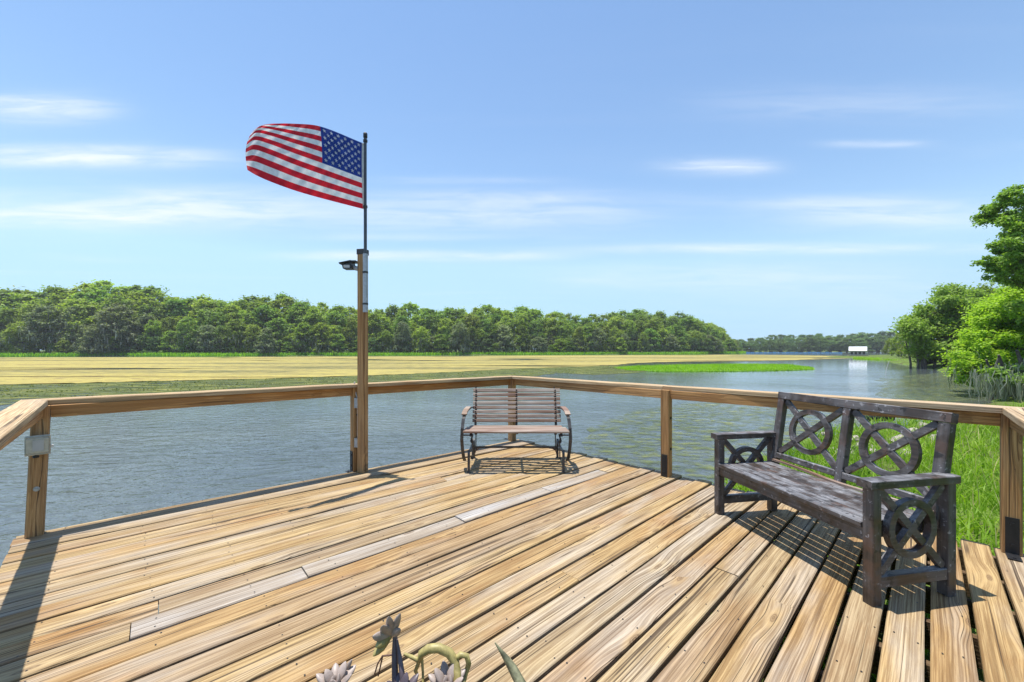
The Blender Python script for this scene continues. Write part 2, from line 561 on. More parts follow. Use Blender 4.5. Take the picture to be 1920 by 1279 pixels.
class MB:
    """collects simple solids into one mesh"""

    def __init__(self):
        self.v = []
        self.f = []
        self.s = []

    def add(self, vs, fs, smooth=False):
        b = len(self.v)
        self.v += [tuple(p) for p in vs]
        self.f += [tuple(b + i for i in f) for f in fs]
        self.s += [smooth] * len(fs)

    def box(self, x0, x1, y0, y1, z0, z1, ch=0.0, M=None):
        L = x1 - x0
        prof = chamfer(y1 - y0, z1 - z0, ch)
        cy, cz = (y0 + y1) / 2, (z0 + z1) / 2
        vs = [(x0 + (ch if ch else 0) * 0, cy + a, cz + b) for a, b in prof] + [(x1, cy + a, cz + b) for a, b in prof]
        n = len(prof)
        fs = [(i, (i + 1) % n, n + (i + 1) % n, n + i) for i in range(n)] + [tuple(range(n))[::-1], tuple(range(n, 2 * n))]
        if M is not None:
            vs = [M @ Vector(p) for p in vs]
        self.add(vs, fs)

    def tube(self, pts, radii, n=8, cap=True, smooth=True):
        pts = [Vector(p) for p in pts]
        if not hasattr(radii, '__len__'):
            radii = [radii] * len(pts)
        vs = []
        prev = None
        for i, p in enumerate(pts):
            d = (pts[min(i + 1, len(pts) - 1)] - pts[max(i - 1, 0)]).normalized()
            if prev is None:
                a = d.orthogonal().normalized()
            else:
                a = (prev - d * prev.dot(d))
                a = a.normalized() if a.length > 1e-6 else d.orthogonal().normalized()
            prev = a
            b = d.cross(a)
            for k in range(n):
                t = 2 * math.pi * k / n
                vs.append(p + (a * math.cos(t) + b * math.sin(t)) * radii[i])
        fs = []
        for i in range(len(pts) - 1):
            for k in range(n):
                fs.append((i * n + k, i * n + (k + 1) % n, (i + 1) * n + (k + 1) % n, (i + 1) * n + k))
        self.add(vs, fs, smooth)
        if cap:
            self.add(vs[:n], [tuple(range(n))[::-1]])
            self.add(vs[-n:], [tuple(range(n))])

    def sweep(self, pts, w, h, up):
        """flat bar swept along a path; w across, h along up"""
        pts = [Vector(p) for p in pts]
        up = Vector(up)
        vs = []
        for i, p in enumerate(pts):
            d = (pts[min(i + 1, len(pts) - 1)] - pts[max(i - 1, 0)]).normalized()
            s = d.cross(up).normalized()
            u = s.cross(d).normalized()
            for a, b in ((-1, -1), (1, -1), (1, 1), (-1, 1)):
                vs.append(p + s * (a * w / 2) + u * (b * h / 2))
        fs = []
        for i in range(len(pts) - 1):
            for k in range(4):
                fs.append((i * 4 + k, i * 4 + (k + 1) % 4, (i + 1) * 4 + (k + 1) % 4, (i + 1) * 4 + k))
        m = 4 * (len(pts) - 1)
        fs += [(3, 2, 1, 0), (m, m + 1, m + 2, m + 3)]
        self.add(vs, fs)

    def ring(self, M, r0, r1, th, n=40):
        """annulus in the local XZ plane, thickness th along Y"""
        vs, fs = [], []
        for k in range(n):
            t = 2 * math.pi * k / n
            c, s = math.cos(t), math.sin(t)
            for r, y in ((r0, -th / 2), (r1, -th / 2), (r1, th / 2), (r0, th / 2)):
                vs.append(M @ Vector((r * c, y, r * s)))
        for k in range(n):
            a, b = k * 4, ((k + 1) % n) * 4
            for j in range(4):
                fs.append((a + j, a + (j + 1) % 4, b + (j + 1) % 4, b + j))
        self.add(vs, fs)

    def mesh(self, name='mesh'):
        me = bpy.data.meshes.new(name)
        me.from_pydata(self.v, [], self.f)
        me.polygons.foreach_set('use_smooth', self.s)
        bm = bmesh.new()
        bm.from_mesh(me)
        bmesh.ops.recalc_face_normals(bm, faces=bm.faces)
        bm.to_mesh(me)
        bm.free()
        me.update()
        return me

    def build(self, name, mat, parent=None, loc=None, mtx=None):
        return link(name, self.mesh(name), mat, parent, loc, mtx)


def chamfer(w, h, c):
    a, b = w / 2, h / 2
    if c <= 0:
        return [(-a, -b), (a, -b), (a, b), (-a, b)]
    return [(-a + c, -b), (a - c, -b), (a, -b + c), (a, b - c), (a - c, b), (-a + c, b), (-a, b - c), (-a, -b + c)]


def frame(p0, p1, up=(0, 0, 1)):
    """matrix whose X runs p0 -> p1, Z as close to up as possible"""
    p0, p1, up = Vector(p0), Vector(p1), Vector(up)
    x = (p1 - p0).normalized()
    y = up.cross(x)
    y = y.normalized() if y.length > 1e-6 else x.orthogonal().normalized()
    z = x.cross(y)
    M = Matrix((x, y, z)).transposed().to_4x4()
    M.translation = p0
    return M


def beam(name, p0, p1, w, h, mat, parent, up=(0, 0, 1), ch=0.004, origin=(0, 0, 0)):
    """chamfered timber or bar between two points, grain along its length"""
    p0, p1 = Vector(p0) - Vector(origin), Vector(p1) - Vector(origin)
    L = (p1 - p0).length
    mb = MB()
    mb.box(0, L, -w / 2, w / 2, -h / 2, h / 2, ch)
    return mb.build(name, mat, parent, mtx=frame(p0, p1, up))


rng = np.random.default_rng(7)
random.seed(7)
WATER_Z = -0.85

# ------------------------------------------------------------------ the lake and its shores
me = mesh_np('lake_water', [(-900, -60, WATER_Z), (900, -60, WATER_Z), (900, 900, WATER_Z), (-900, 900, WATER_Z)], [(0, 1, 2, 3)])
tag(link('lake_water', me, 'lake_water'), kind='structure')

SHORE = [(-6.0, -6.0), (-1.0, 0.5), (1.6, 4.0), (3.0, 6.3), (5.2, 8.1), (8.6, 10.4), (13.0, 11.8), (18.0, 14.8), (21.9, 18.3),
         (28.8, 24), (37.5, 34), (47.5, 45), (58, 60), (72, 78), (84, 98), (88, 112), (96, 122), (120, 135), (200, 200), (330, 300)]
SA = np.array(SHORE)


def shore_dist(px, py):
    """signed distance to the right-hand shoreline, positive on land (to the right of it)"""
    P = np.stack([px, py], -1)
    best = np.full(px.shape, 1e9)
    sign = np.ones(px.shape)
    for a, b in zip(SA[:-1], SA[1:]):
        d = b - a
        t = np.clip(((P - a) @ d) / (d @ d), 0, 1)
        q = a + t[..., None] * d
        dist = np.hypot(P[..., 0] - q[..., 0], P[..., 1] - q[..., 1])
        s = np.sign((P[..., 0] - a[0]) * d[1] - (P[..., 1] - a[1]) * d[0])
        m = dist < best
        best = np.where(m, dist, best)
        sign = np.where(m, s, sign)
    return best * sign


def bank_z(px, py):
    d = shore_dist(px, py)
    wob = 0.25 * np.sin(px * 2.1 + py * 1.3) + 0.2 * np.sin(px * 0.9 - py * 2.6) + 0.12 * np.sin(px * 5.1 + 1) * np.sin(py * 4.7)
    d = d + wob * np.clip(np.abs(px) / 8 + 0.3, 0.3, 1.5)
    rise = 1 / (1 + np.exp(-(d - 0.10) * 3.2))
    return WATER_Z - 0.35 + rise * 0.62 + np.clip(d, 0, 60) * 0.012


def grid_mesh(name, xs, ys, zf):
    X, Y = np.meshgrid(xs, ys, indexing='ij')
    Z = zf(X, Y)
    n, m = X.shape
    idx = np.arange(n * m).reshape(n, m)
    F = np.stack([idx[:-1, :-1], idx[1:, :-1], idx[1:, 1:], idx[:-1, 1:]], -1).reshape(-1, 4)
    return mesh_np(name, np.stack([X, Y, Z], -1).reshape(-1, 3), F, True)


xs = np.concatenate([np.arange(-8, 24, 0.25), np.arange(24, 70, 1.0), np.arange(70, 420, 6)])
ys = np.concatenate([np.arange(-12, 20, 0.25), np.arange(20, 70, 1.0), np.arange(70, 360, 6)])
tag(link('shore_bank', grid_mesh('shore_bank', xs, ys, bank_z), 'bank_ground'), kind='structure')

# the far shore: tree line of the wood, then the distant shore on the right
FAR = [(-420, 100), (-250, 112), (-161, 126), (-88, 137), (0, 164), (78, 183), (112, 206), (135, 240), (160, 300), (200, 330), (420, 330)]
v, f = [], []
for i, (x, y) in enumerate(FAR):
    yy = 900 if i < 4 else 900
    v += [(x, y - 3.0, WATER_Z - .3), (x, y, WATER_Z + .45), (x, y + 40, WATER_Z + .9), (x * 1.5, 900, WATER_Z + 1.5)]
for i in range(len(FAR) - 1):
    for j in range(3):
        a = i * 4 + j
        f.append((a, a + 4, a + 5, a + 1))
tag(link('far_shore', mesh_np('far_shore', v, f), 'bank_ground'), kind='structure')


def unpx(px, py, z=WATER_Z):
    """ground point of the survey sketch (image column, row) at height z"""
    d = (CAM_H - z) * 750 / (py - 655)
    return ((px - 960) * d / 750, d)


def flat_patch(name, pts, z, mat, label, cat, seed, jitter=0.03, sub=10):
    """an irregular floating patch: boundary roughened, filled with one sheet of small quads' worth of triangles"""
    r = np.random.default_rng(seed)
    P = []
    n = len(pts)
    for i in range(n):
        a, b = np.array(pts[i]), np.array(pts[(i + 1) % n])
        L = np.hypot(*(b - a))
        nrm = np.array([-(b - a)[1], (b - a)[0]]) / max(L, 1e-6)
        for k in range(sub):
            t = k / sub
            P.append(a + (b - a) * t + nrm * r.normal() * jitter * min(L, 12) * (0 if k == 0 else 1))
    bm = bmesh.new()
    vs = [bm.verts.new((p[0], p[1], z)) for p in P]
    face = bm.faces.new(vs)
    bmesh.ops.triangulate(bm, faces=[face])
    bmesh.ops.recalc_face_normals(bm, faces=bm.faces)
    me = bpy.data.meshes.new(name)
    bm.to_mesh(me)
    bm.free()
    o = link(name, me, mat)
    return tag(o, label, cat, kind='stuff')


gold = [(-420, 100), (-420, 27), (-60, 24.5)] + [unpx(*p) for p in [(0, 722), (250, 716), (480, 711), (640, 706), (760, 702), (870, 697),
        (960, 692), (1050, 689), (1140, 686), (1190, 681), (1300, 678), (1420, 677.5), (1530, 674), (1590, 672), (1590, 667.6),
        (1450, 665.6), (1380, 665.2), (1300, 665.6), (1100, 666.3), (960, 667), (700, 668.3), (480, 669.2), (200, 670.0), (0, 670.4)]]
flat_patch('floating_weed', gold, WATER_Z + .030, 'weed_gold', 'golden mat of floating weed covering the lake before the wood', 'weed', 3)
olive = [(-160, 27), (-60, 25.5)] + [unpx(*p) for p in [(0, 721), (250, 715), (480, 710), (640, 705), (760, 701), (870, 696), (960, 691),
         (1050, 688), (1150, 686), (1250, 690), (1200, 699), (1120, 703), (1040, 700), (960, 712), (820, 718), (700, 724), (500, 734),
         (300, 744), (100, 752), (0, 760)]] + [(-40, 15), (-160, 17)]
flat_patch('floating_weed', olive, WATER_Z + .015, 'weed_olive', 'olive green weed along the near edge of the golden mat', 'weed', 4)
alg = [unpx(*p) for p in [(1085, 850), (1110, 800), (1180, 772), (1290, 756), (1400, 752), (1520, 758), (1600, 768), (1660, 770), (1740, 765),
       (1780, 770), (1650, 800), (1560, 850), (1400, 905), (1330, 935), (1230, 930), (1140, 890)]]
flat_patch('algae', alg, WATER_Z + .012, 'algae', 'green algae floating in the shallows by the right bank', 'algae', 5)
alg2 = [unpx(*p) for p in [(1655, 712), (1760, 700), (1830, 705), (1860, 735), (1850, 752), (1760, 754), (1690, 750), (1640, 742)]]
flat_patch('algae', alg2, WATER_Z + .012, 'algae', 'olive algae on the water under the overhanging lime green cypress', 'algae', 6)


GOLD_P, OLIVE_P = gold, olive

# ------------------------------------------------------------------ blades: lake grass, bank grass
def blades(name, pts, h, w, mat, label, cat, seed, lean=0.45, segs=2):
    """pts (N,3) roots; each blade a narrow bent strip"""
    r = np.random.default_rng(seed)
    N = len(pts)
    ang = r.uniform(0, 2 * np.pi, N)
    fac = r.uniform(0, 2 * np.pi, N)
    H = h * r.uniform(0.55, 1.25, N)
    Wd = w * r.uniform(0.7, 1.3, N)
    ln = lean * r.uniform(0.2, 1.6, N)
    side = np.stack([np.cos(fac), np.sin(fac), np.zeros(N)], -1)
    dirv = np.stack([np.cos(ang), np.sin(ang), np.zeros(N)], -1)
    V = []
    ts = np.linspace(0, 1, segs + 1)
    for t in ts[:-1]:
        c = pts + dirv * (ln * H * t * t)[:, None] + np.array([0, 0, 1.0]) * (H * (t - 0.35 * ln * t * t))[:, None]
        wd = (Wd * (1 - 0.55 * t) / 2)[:, None]
        V += [c - side * wd, c + side * wd]
    tip = pts + dirv * (ln * H)[:, None] + np.array([0, 0, 1.0]) * (H * (1 - 0.35 * ln))[:, None]
    V.append(tip)
    V = np.stack(V, 1)
    k = V.shape[1]
    F = []
    for s in range(segs - 1):
        a = 2 * s
        F += [(a, a + 1, a + 3), (a, a + 3, a + 2)]
    F.append((k - 3, k - 2, k - 1))
    F = np.array(F)
    faces = (np.arange(N)[:, None, None] * k + F[None]).reshape(-1, 3)
    o = link(name, mesh_np(name, V.reshape(-1, 3), faces), mat)
    return tag(o, label, cat, kind='stuff')


def in_poly(P, poly):
    x, y = P[:, 0], P[:, 1]
    c = np.zeros(len(P), bool)
    n = len(poly)
    for i in range(n):
        x0, y0 = poly[i]
        x1, y1 = poly[(i + 1) % n]
        m = ((y0 > y) != (y1 > y)) & (x < (x1 - x0) * (y - y0) / (y1 - y0 + 1e-9) + x0)
        c ^= m
    return c


def scatter(poly, n, seed):
    r = np.random.default_rng(seed)
    p = np.array(poly)
    lo, hi = p.min(0), p.max(0)
    out = []
    while sum(map(len, out)) < n:
        q = r.uniform(lo, hi, (n * 2, 2))
        out.append(q[in_poly(q, poly)])
    return np.concatenate(out)[:n]


islet = [unpx(*p) for p in [(1150, 690), (1200, 686.5), (1290, 684.5), (1400, 683), (1480, 684), (1524, 690), (1526, 693.5), (1450, 696),
                            (1330, 697.5), (1250, 698), (1180, 695)]]
q = scatter(islet, 16000, 11)
blades('marsh_grass', np.c_[q, np.full(len(q), WATER_Z)], 0.22, 0.055, 'marsh_blade', 'bright lime green marsh grass islet in the open water',
       'marsh grass', 12, 0.5)
flat_patch('marsh_grass', islet, WATER_Z + .05, 'marsh_blade', 'low green growth at the foot of the marsh grass islet', 'marsh grass', 13)
# green fringe along the far shore
far_arr = np.array(FAR[2:8], float)
seg = rng.uniform(0, len(far_arr) - 1.001, 16000)
i0 = seg.astype(int)
fr = (seg - i0)[:, None]
q = far_arr[i0] * (1 - fr) + far_arr[i0 + 1] * fr
q[:, 1] -= rng.uniform(0.5, 9.0, len(q)) * (0.55 + 0.45 * np.sin(q[:, 0] * 0.11))
q[:, 0] += rng.normal(0, .6, len(q))
blades('shore_grass', np.c_[q, np.full(len(q), WATER_Z + 0.02)], 1.25, 0.26, 'marsh_blade', 'bright green reeds along the foot of the far wood',
       'reeds', 14, 0.5)
# right shore fringe in the distance
q = scatter([unpx(*p) for p in [(1600, 669), (1690, 671), (1735, 673), (1735, 678), (1640, 676), (1600, 674)]], 5000, 15)
blades('shore_grass', np.c_[q, np.full(len(q), WATER_Z + .02)], 0.35, 0.10, 'marsh_blade', 'green reeds on the far right shore by the boathouse',
       'reeds', 16, 0.5)

# leaf tufts standing out of the floating weed, nearest part only
q = scatter([(-60, 18), (60, 18), (60, 70), (-90, 70)], 90000, 17)
q = q[rng.uniform(0, 1, len(q)) < np.clip(20 / q[:, 1], .2, 1) ** 1.2]
og, oo = in_poly(q, GOLD_P), in_poly(q, OLIVE_P)
oo &= ~og
clp = np.sin(q[:, 0] * .35 + 2 * np.sin(q[:, 1] * .4)) * np.sin(q[:, 1] * 1.3 + q[:, 0] * .11)
oo &= clp > -.25
blades('floating_weed', np.c_[q[oo], np.full(oo.sum(), WATER_Z + .01)], .075, .085, 'olive_tuft', 'small olive tufts at the ragged edge of the weed', 'weed', 19, 1.0)

# lush grass on the near bank and under the deck
bank_poly = [(-0.5, -1.0), (1.2, 2.6), (2.4, 5.7), (5.0, 8.0), (8.6, 10.3), (13.2, 11.6), (18, 14.2), (22, 16), (22, 3), (9, -1.0)]
q = scatter(bank_poly, 80000, 21)
d = np.hypot(q[:, 0], q[:, 1])
keep = rng.uniform(0, 1, len(q)) < np.clip(7.5 / np.maximum(d, 1), 0.25, 1)
q = q[keep]
clump = np.sin(q[:, 0] * 2.7 + 1.3) * np.sin(q[:, 1] * 2.3) + 0.6 * np.sin(q[:, 0] * 5.9 + q[:, 1] * 4.1)
keep = (rng.uniform(-1.3, 1.4, len(q)) < clump + 0.7) & (shore_dist(q[:, 0], q[:, 1]) > 0.2)
# the grass stands lower beneath the boards
q = q[keep]
und = ((q[:, 0] + q[:, 1]) < 5.99) & ((q[:, 0] - q[:, 1]) < 0.76)
z = bank_z(q[:, 0], q[:, 1])
blades('grass', np.c_[q[~und], z[~und]], 0.34, 0.018, 'grass_blade', 'lush bright green grass on the bank beside the deck', 'grass', 22, 0.75, 3)
dry = np.flatnonzero(~und)[::22]
blades('grass', np.c_[q[dry], z[dry]], 0.46, 0.010, 'straw', 'dry straw coloured stalks among the green bank grass', 'grass', 24, 0.35, 3)
blades('grass', np.c_[q[und], z[und]], 0.22, 0.016, 'grass_blade', 'short grass on the bank seen through the deck gaps', 'grass', 23, 0.6, 2)


# ------------------------------------------------------------------ trees
def leaf_cloud(centers, radii, per, size, r, up=0.9, aspect=0.55):
    """diamond leaves scattered through flattened clumps; returns vertex and face arrays"""
    N = len(centers) * per
    c = np.repeat(centers, per, 0)
    rad = np.repeat(radii, per, 0)
    u = r.normal(size=(N, 3))
    u /= np.linalg.norm(u, axis=1)[:, None]
    rr = np.clip(np.abs(r.normal(0, 0.62, N)) + 0.12, 0, 1.5)
    p = c + u * rad * rr[:, None]
    nrm = u * 0.5 + r.normal(size=(N, 3)) * 0.55 + np.array([0, 0, up])
    nrm /= np.linalg.norm(nrm, axis=1)[:, None]
    t = np.cross(nrm, r.normal(size=(N, 3)))
    t /= np.maximum(np.linalg.norm(t, axis=1), 1e-6)[:, None]
    b = np.cross(nrm, t)
    s = (size * r.uniform(0.6, 1.35, N))[:, None]
    V = np.stack([p - t * s, p + b * s * aspect, p + t * s, p - b * s * aspect], 1).reshape(-1, 3)
    F = np.arange(N * 4).reshape(-1, 4)
    return V, F


def moss_cloud(roots, length, width, r):
    """hanging moss: thin tapered ragged strips"""
    N = len(roots)
    L = length * r.uniform(0.35, 1.3, N)
    a = r.uniform(0, np.pi, N)
    side = np.stack([np.cos(a), np.sin(a), np.zeros(N)], -1)
    w = (width * r.uniform(0.5, 1.4, N))[:, None]
    V = []
    for t, k in ((0, 1.1), (.3, .8), (.65, .5), (1.0, .06)):
        c = roots + np.c_[r.normal(0, .05, N) * L, r.normal(0, .05, N) * L, -t * L]
        V += [c - side * w * k / 2, c + side * w * k / 2]
    V = np.stack(V, 1)
    F = np.array([(0, 1, 3, 2), (2, 3, 5, 4), (4, 5, 7, 6)])
    faces = (np.arange(N)[:, None, None] * 8 + F[None]).reshape(-1, 4)
    return V.reshape(-1, 3), faces


def trunk_mesh(H, r0, limbs, r, butt=2.0):
    mb = MB()
    n = 7
    wob = [(0, 0)] + [(r.normal(0, .02) * H, r.normal(0, .02) * H) for _ in range(n - 1)]
    pts = [(wob[i][0] * .6, wob[i][1] * .6, -0.6 + (H + 0.6) * i / (n - 1)) for i in range(n)]
    rad = [r0 * (butt if i == 0 else (1.25 if i == 1 else 1) * (1 - .75 * i / (n - 1))) for i in range(n)]
    mb.tube(pts, rad, 8)
    for L in limbs:
        a = Vector((0, 0, 0))
        z0 = max(H * .12, min(L[2] - 0.15 * math.hypot(L[0], L[1]) - .2, H * .95))
        k = z0 / H * (n - 1)
        i = int(min(k, n - 2))
        a = Vector(pts[i]).lerp(Vector(pts[i + 1]), k - i)
        b = Vector(L)
        m = a.lerp(b, .5) + Vector((0, 0, .08 * (b - a).length))
        rr = max(.25 * r0 * (1 - z0 / H) + .05 * r0, 0.012)
        mb.tube([a, m, b], [rr, rr * .7, rr * .25], 5)
    return mb.mesh('trunk')


def wood_variant(seed, H=17.0, Rc=4.6, skirt=0.10, clumps=110, per=62, size=0.34, flat=0.75, moss=220, shape='dome'):
    """crown, trunk and moss meshes of one far tree"""
    r = np.random.default_rng(seed)
    h = r.uniform(skirt, 1.0, clumps) ** 0.85
    if shape == 'dome':
        prof = np.sqrt(np.clip(1 - ((h - 0.18) / 0.84) ** 2, 0.02, 1))
    elif shape == 'cone':
        prof = np.clip(1.12 - h, .12, 1) ** .65
    else:
        prof = np.sqrt(np.clip(1 - ((h - 0.36) / 0.66) ** 2, 0.06, 1))
    az_ = r.uniform(0, 2 * np.pi, clumps)
    rad = Rc * prof * r.uniform(.62, 1.06, clumps)
    C = np.stack([rad * np.cos(az_), rad * np.sin(az_), h * H * 0.94], -1)
    rc = r.uniform(.55, 1.35, clumps) * H / 17
    RR = np.stack([rc * 1.15, rc * 1.15, rc * flat], -1)
    V, F = leaf_cloud(C, RR, per, size, r)
    crown = mesh_np('crown', V, F)
    crown.materials.append(MATS['leaf_wood'])
    tr = trunk_mesh(H * .9, .28, [tuple(c) for c in C[::7]], r)
    tr.materials.append(MATS['bark'])
    lowc = C[(h < .62)]
    roots = lowc[r.integers(0, len(lowc), moss)] + r.normal(size=(moss, 3)) * np.array([.9, .9, .3])
    V, F = moss_cloud(roots, 1.9, .30, r)
    ms = mesh_np('spanish_moss', V, F)
    ms.materials.append(MATS['moss_grey'])
    return crown, tr, ms


VAR = [wood_variant(101, shape='dome'), wood_variant(102, shape='dome', Rc=5.2, skirt=.0), wood_variant(103, shape='cone', Rc=4.6),
       wood_variant(104, shape='dome', Rc=4.6, skirt=.08), wood_variant(105, shape='top', Rc=5.0, skirt=.12),
       wood_variant(106, shape='cone', Rc=5.2, skirt=.0), wood_variant(107, shape='top', Rc=4.8, skirt=.10)]


def far_tree(name, var, loc, sc_h, sc_w, rz, label, cat, group, moss=True, leaf=None):
    t = thing(name, label, cat, loc, rz, group)
    t.scale = (sc_w, sc_w, sc_h)
    crown, tr, ms = VAR[var]
    o = link('crown', crown, parent=t)
    if leaf:
        o.material_slots[0].link = 'OBJECT'
        o.material_slots[0].material = MATS[leaf]
    link('trunk', tr, parent=t)
    if moss:
        tag(link('spanish_moss', ms, parent=t), kind='stuff')
    return t


# skyline of the wood: (image column, row of the tree tops)
SKY = [(-900, 540), (-400, 535), (0, 534), (60, 540), (150, 543), (215, 535), (270, 537), (310, 555), (360, 560), (430, 562), (500, 560), (560, 556),
       (620, 568), (700, 576), (760, 572), (820, 577), (920, 577), (1000, 578), (1060, 590), (1110, 592), (1180, 586), (1240, 585), (1290, 593),
       (1330, 607), (1360, 622), (1395, 636)]
BASE = [(-900, 670), (0, 668), (480, 667), (960, 665), (1280, 664), (1395, 663)]
skx, sky_ = zip(*SKY)
bx, by = zip(*BASE)


def px_of(x, y):
    return 960 + x / y * 750


far_pts = np.array(FAR[1:8], float)
cum = np.r_[0, np.cumsum(np.hypot(*np.diff(far_pts, axis=0).T))]
ZONES = [(-9999, 150, 'far left of the wood by the picture edge', 'far left of the wood'), (150, 310, 'under the highest part of the wood', 'highest part of the wood'),
         (310, 480, 'of the wood left of the flag', 'wood left of the flag'), (480, 690, 'of the wood directly below the flag', 'wood below the flag'),
         (690, 870, 'of the wood just right of the flag post', 'wood right of the flag post'), (870, 1060, 'of the wood above the glider bench', 'wood above the glider bench'),
         (1060, 1240, 'of the wood behind the grass islet', 'wood behind the grass islet'), (1240, 9999, 'at the receding right end of the wood', 'right end of the wood')]
r = np.random.default_rng(55)
for row, (dy, step, kind) in enumerate([(3.5, 5.6, 'mossy cypress front row'), (9, 5.6, 'green cypress'), (15, 5.6, 'green cypress'),
                                        (22, 5.2, 'green cypress')]):
    s = r.uniform(0, 3)
    while s < cum[-1] - 1:
        i = int(np.searchsorted(cum, s, 'right') - 1)
        i = min(i, len(far_pts) - 2)
        f_ = (s - cum[i]) / (cum[i + 1] - cum[i])
        p = far_pts[i] * (1 - f_) + far_pts[i + 1] * f_
        x, y = p[0] + r.normal(0, .8), p[1] + dy + r.normal(0, 1.5)
        s += step * r.uniform(.75, 1.3)
        px = px_of(x, y)
        if px < -150 or px > 1405:
            continue
        top = np.interp(px, skx, sky_)
        H = CAM_H - WATER_Z + (655 - top) * y / 750
        k = {0: r.uniform(.38, .78), 1: r.uniform(.60, .92), 2: r.uniform(.80, 1.02), 3: r.uniform(.95, 1.10)}[row]
        H *= k
        zone = [z_ for z_ in ZONES if z_[0] <= px < z_[1]][0]
        front = ('grey mossed cypress on the waterline ', 'leafy second row tree ', 'green third row tree ', 'backmost skyline tree ')[row]
        far_tree('cypress_tree' if row == 0 else 'wood_tree', int(r.integers(0, len(VAR))), (x, y, WATER_Z + .3), H / 17.0,
                 max(H, 11) / 17.0 * r.uniform(.85, 1.2), r.uniform(0, 6.28), front + zone[2], 'tree', zone[3], moss=(row < 2),
                 leaf=('leaf_grey' if row == 0 and r.uniform() < .35 else 'leaf_oak' if r.uniform() < .3 else None))

# low growth along the foot of the wood
s = 0.0
while s < cum[-1] - 1:
    i = min(int(np.searchsorted(cum, s, 'right') - 1), len(far_pts) - 2)
    f_ = (s - cum[i]) / (cum[i + 1] - cum[i])
    p = far_pts[i] * (1 - f_) + far_pts[i + 1] * f_
    x, y = p[0] + r.normal(0, .5), p[1] + 1.0 + r.uniform(0, 2.5)
    s += r.uniform(3.0, 6.0)
    px = px_of(x, y)
    if px < -100 or px > 1405:
        continue
    zone = [z_ for z_ in ZONES if z_[0] <= px < z_[1]][0]
    H = r.uniform(4.0, 8.5)
    far_tree('shore_shrub', int(r.choice([1, 5])), (x, y, WATER_Z + .2), H / 17.0, H / 17.0 * r.uniform(1.2, 1.7), r.uniform(0, 6.28), 'low bush at the foot ' + zone[2],
             'shrub', 'bushes, ' + zone[3], moss=False, leaf=('leaf_far', 'leaf_wood', 'leaf_oak')[int(r.integers(0, 3))])

# distant trees beyond the bay on the right
for row, (Y0, step) in enumerate([(292, 7.0), (305, 7.5), (322, 8.0)]):
    px = 1372.0
    while px < 1735:
        y = Y0 + r.normal(0, 4)
        x = (px - 960) * y / 750
        top = np.interp(px, [1372, 1420, 1470, 1560, 1620, 1680, 1735], [638, 632, 628, 627, 624, 623, 622])
        H = CAM_H - WATER_Z + (655 - top) * y / 750
        far_tree('wood_tree', int(r.integers(0, len(VAR))), (x, y, WATER_Z + .3), H / 17 * (r.uniform(.5, .85), r.uniform(.7, .98), r.uniform(.95, 1.08))[row], H / 17 * r.uniform(1.3, 1.7),
                 r.uniform(0, 6.28), ('low distant tree at the water behind the blue barrier', 'distant middle row tree beyond the blue barrier', 'distant skyline tree beyond the blue barrier')[row], 'tree', 'distant trees beyond the bay',
                 moss=False, leaf='leaf_far')
        px += step * 750 / y * r.uniform(.8, 1.25)


# nearer trees on the right bank
def near_tree(name, label, loc, seed, H, trunk_r, clump_list, per, size, leaf, moss_n=0, moss_low=2.0, moss_len=1.2, extra_trunks=(), moss_w=.10,
              group=None, up=.6):
    """clump_list rows: (x, y, z, radius, flatness) in the tree's own frame"""
    r = np.random.default_rng(seed)
    t = thing(name, label, 'tree', loc, 0, group)
    CL = np.array(clump_list)
    sub_c, sub_r = [], []
    for (x, y, z_, rad, fl) in clump_list:           # every clump breaks up into sprays
        k = max(5, int(9 * rad))
        u = r.normal(size=(k, 3))
        u /= np.linalg.norm(u, axis=1)[:, None]
        rr_ = r.uniform(.3, 1, k)[:, None] ** .5
        sub_c.append(np.array([x, y, z_]) + u * rr_ * rad * np.array([1, 1, fl]))
        sr = rad * r.uniform(.35, .85, k)
        sub_r.append(np.stack([sr * 1.2, sr * 1.2, sr * .75], -1))
    SC, SR = np.concatenate(sub_c), np.concatenate(sub_r)
    V, F = leaf_cloud(SC, SR, per, size, r, up)
    link('crown', mesh_np('crown', V, F), leaf, t)
    mb_limbs = [tuple(c[:3]) for c in clump_list] + [tuple(c) for c in SC[::6]]
    link('trunk', trunk_mesh(H, trunk_r, mb_limbs, r, 1.9), 'bark', t)
    for (x, y, hh, rr) in extra_trunks:
        mb = MB()
        mb.tube([(x, y, -.8), (x + .05, y, .4), (x + r.normal(0, .1), y + .1, hh * .6), (x + r.normal(0, .3), y, hh)],
                [rr * 1.6, rr * 1.1, rr, rr * .6], 8)
        mb.build('trunk', 'bark', t)
    if moss_n:
        lowm = SC[SC[:, 2] < moss_low]
        roots = lowm[r.integers(0, len(lowm), moss_n)] + r.normal(size=(moss_n, 3)) * np.array([.35, .35, .15])
        V, F = moss_cloud(roots, moss_len, moss_w, r)
        tag(link('spanish_moss', mesh_np('spanish_moss', V, F), 'moss_grey', t), kind='stuff')
    return t


def cl_px(D, base_z, origin, rows):
    """clumps from sketch columns/rows at distance D(+dy): (px, py, dy, radius m, flat)"""
    out = []
    for (px, py, dy, rad, fl) in rows:
        y = D + dy
        out.append(((px - 960) * y / 750 - origin[0], y - origin[1], CAM_H + (655 - py) * y / 750 - base_z, rad, fl))
    return out


def fill(poly, n, D, dd, origin, rad, fl, seed):
    """clumps spread through the crown whose outline is sketched in (column, row) at distance D, dd metres deep"""
    r_ = np.random.default_rng(seed)
    rows = [(px, py, r_.uniform(-dd, dd), r_.uniform(*rad), fl) for px, py in scatter(poly, n, seed)]
    return cl_px(D, origin[2], origin, rows)


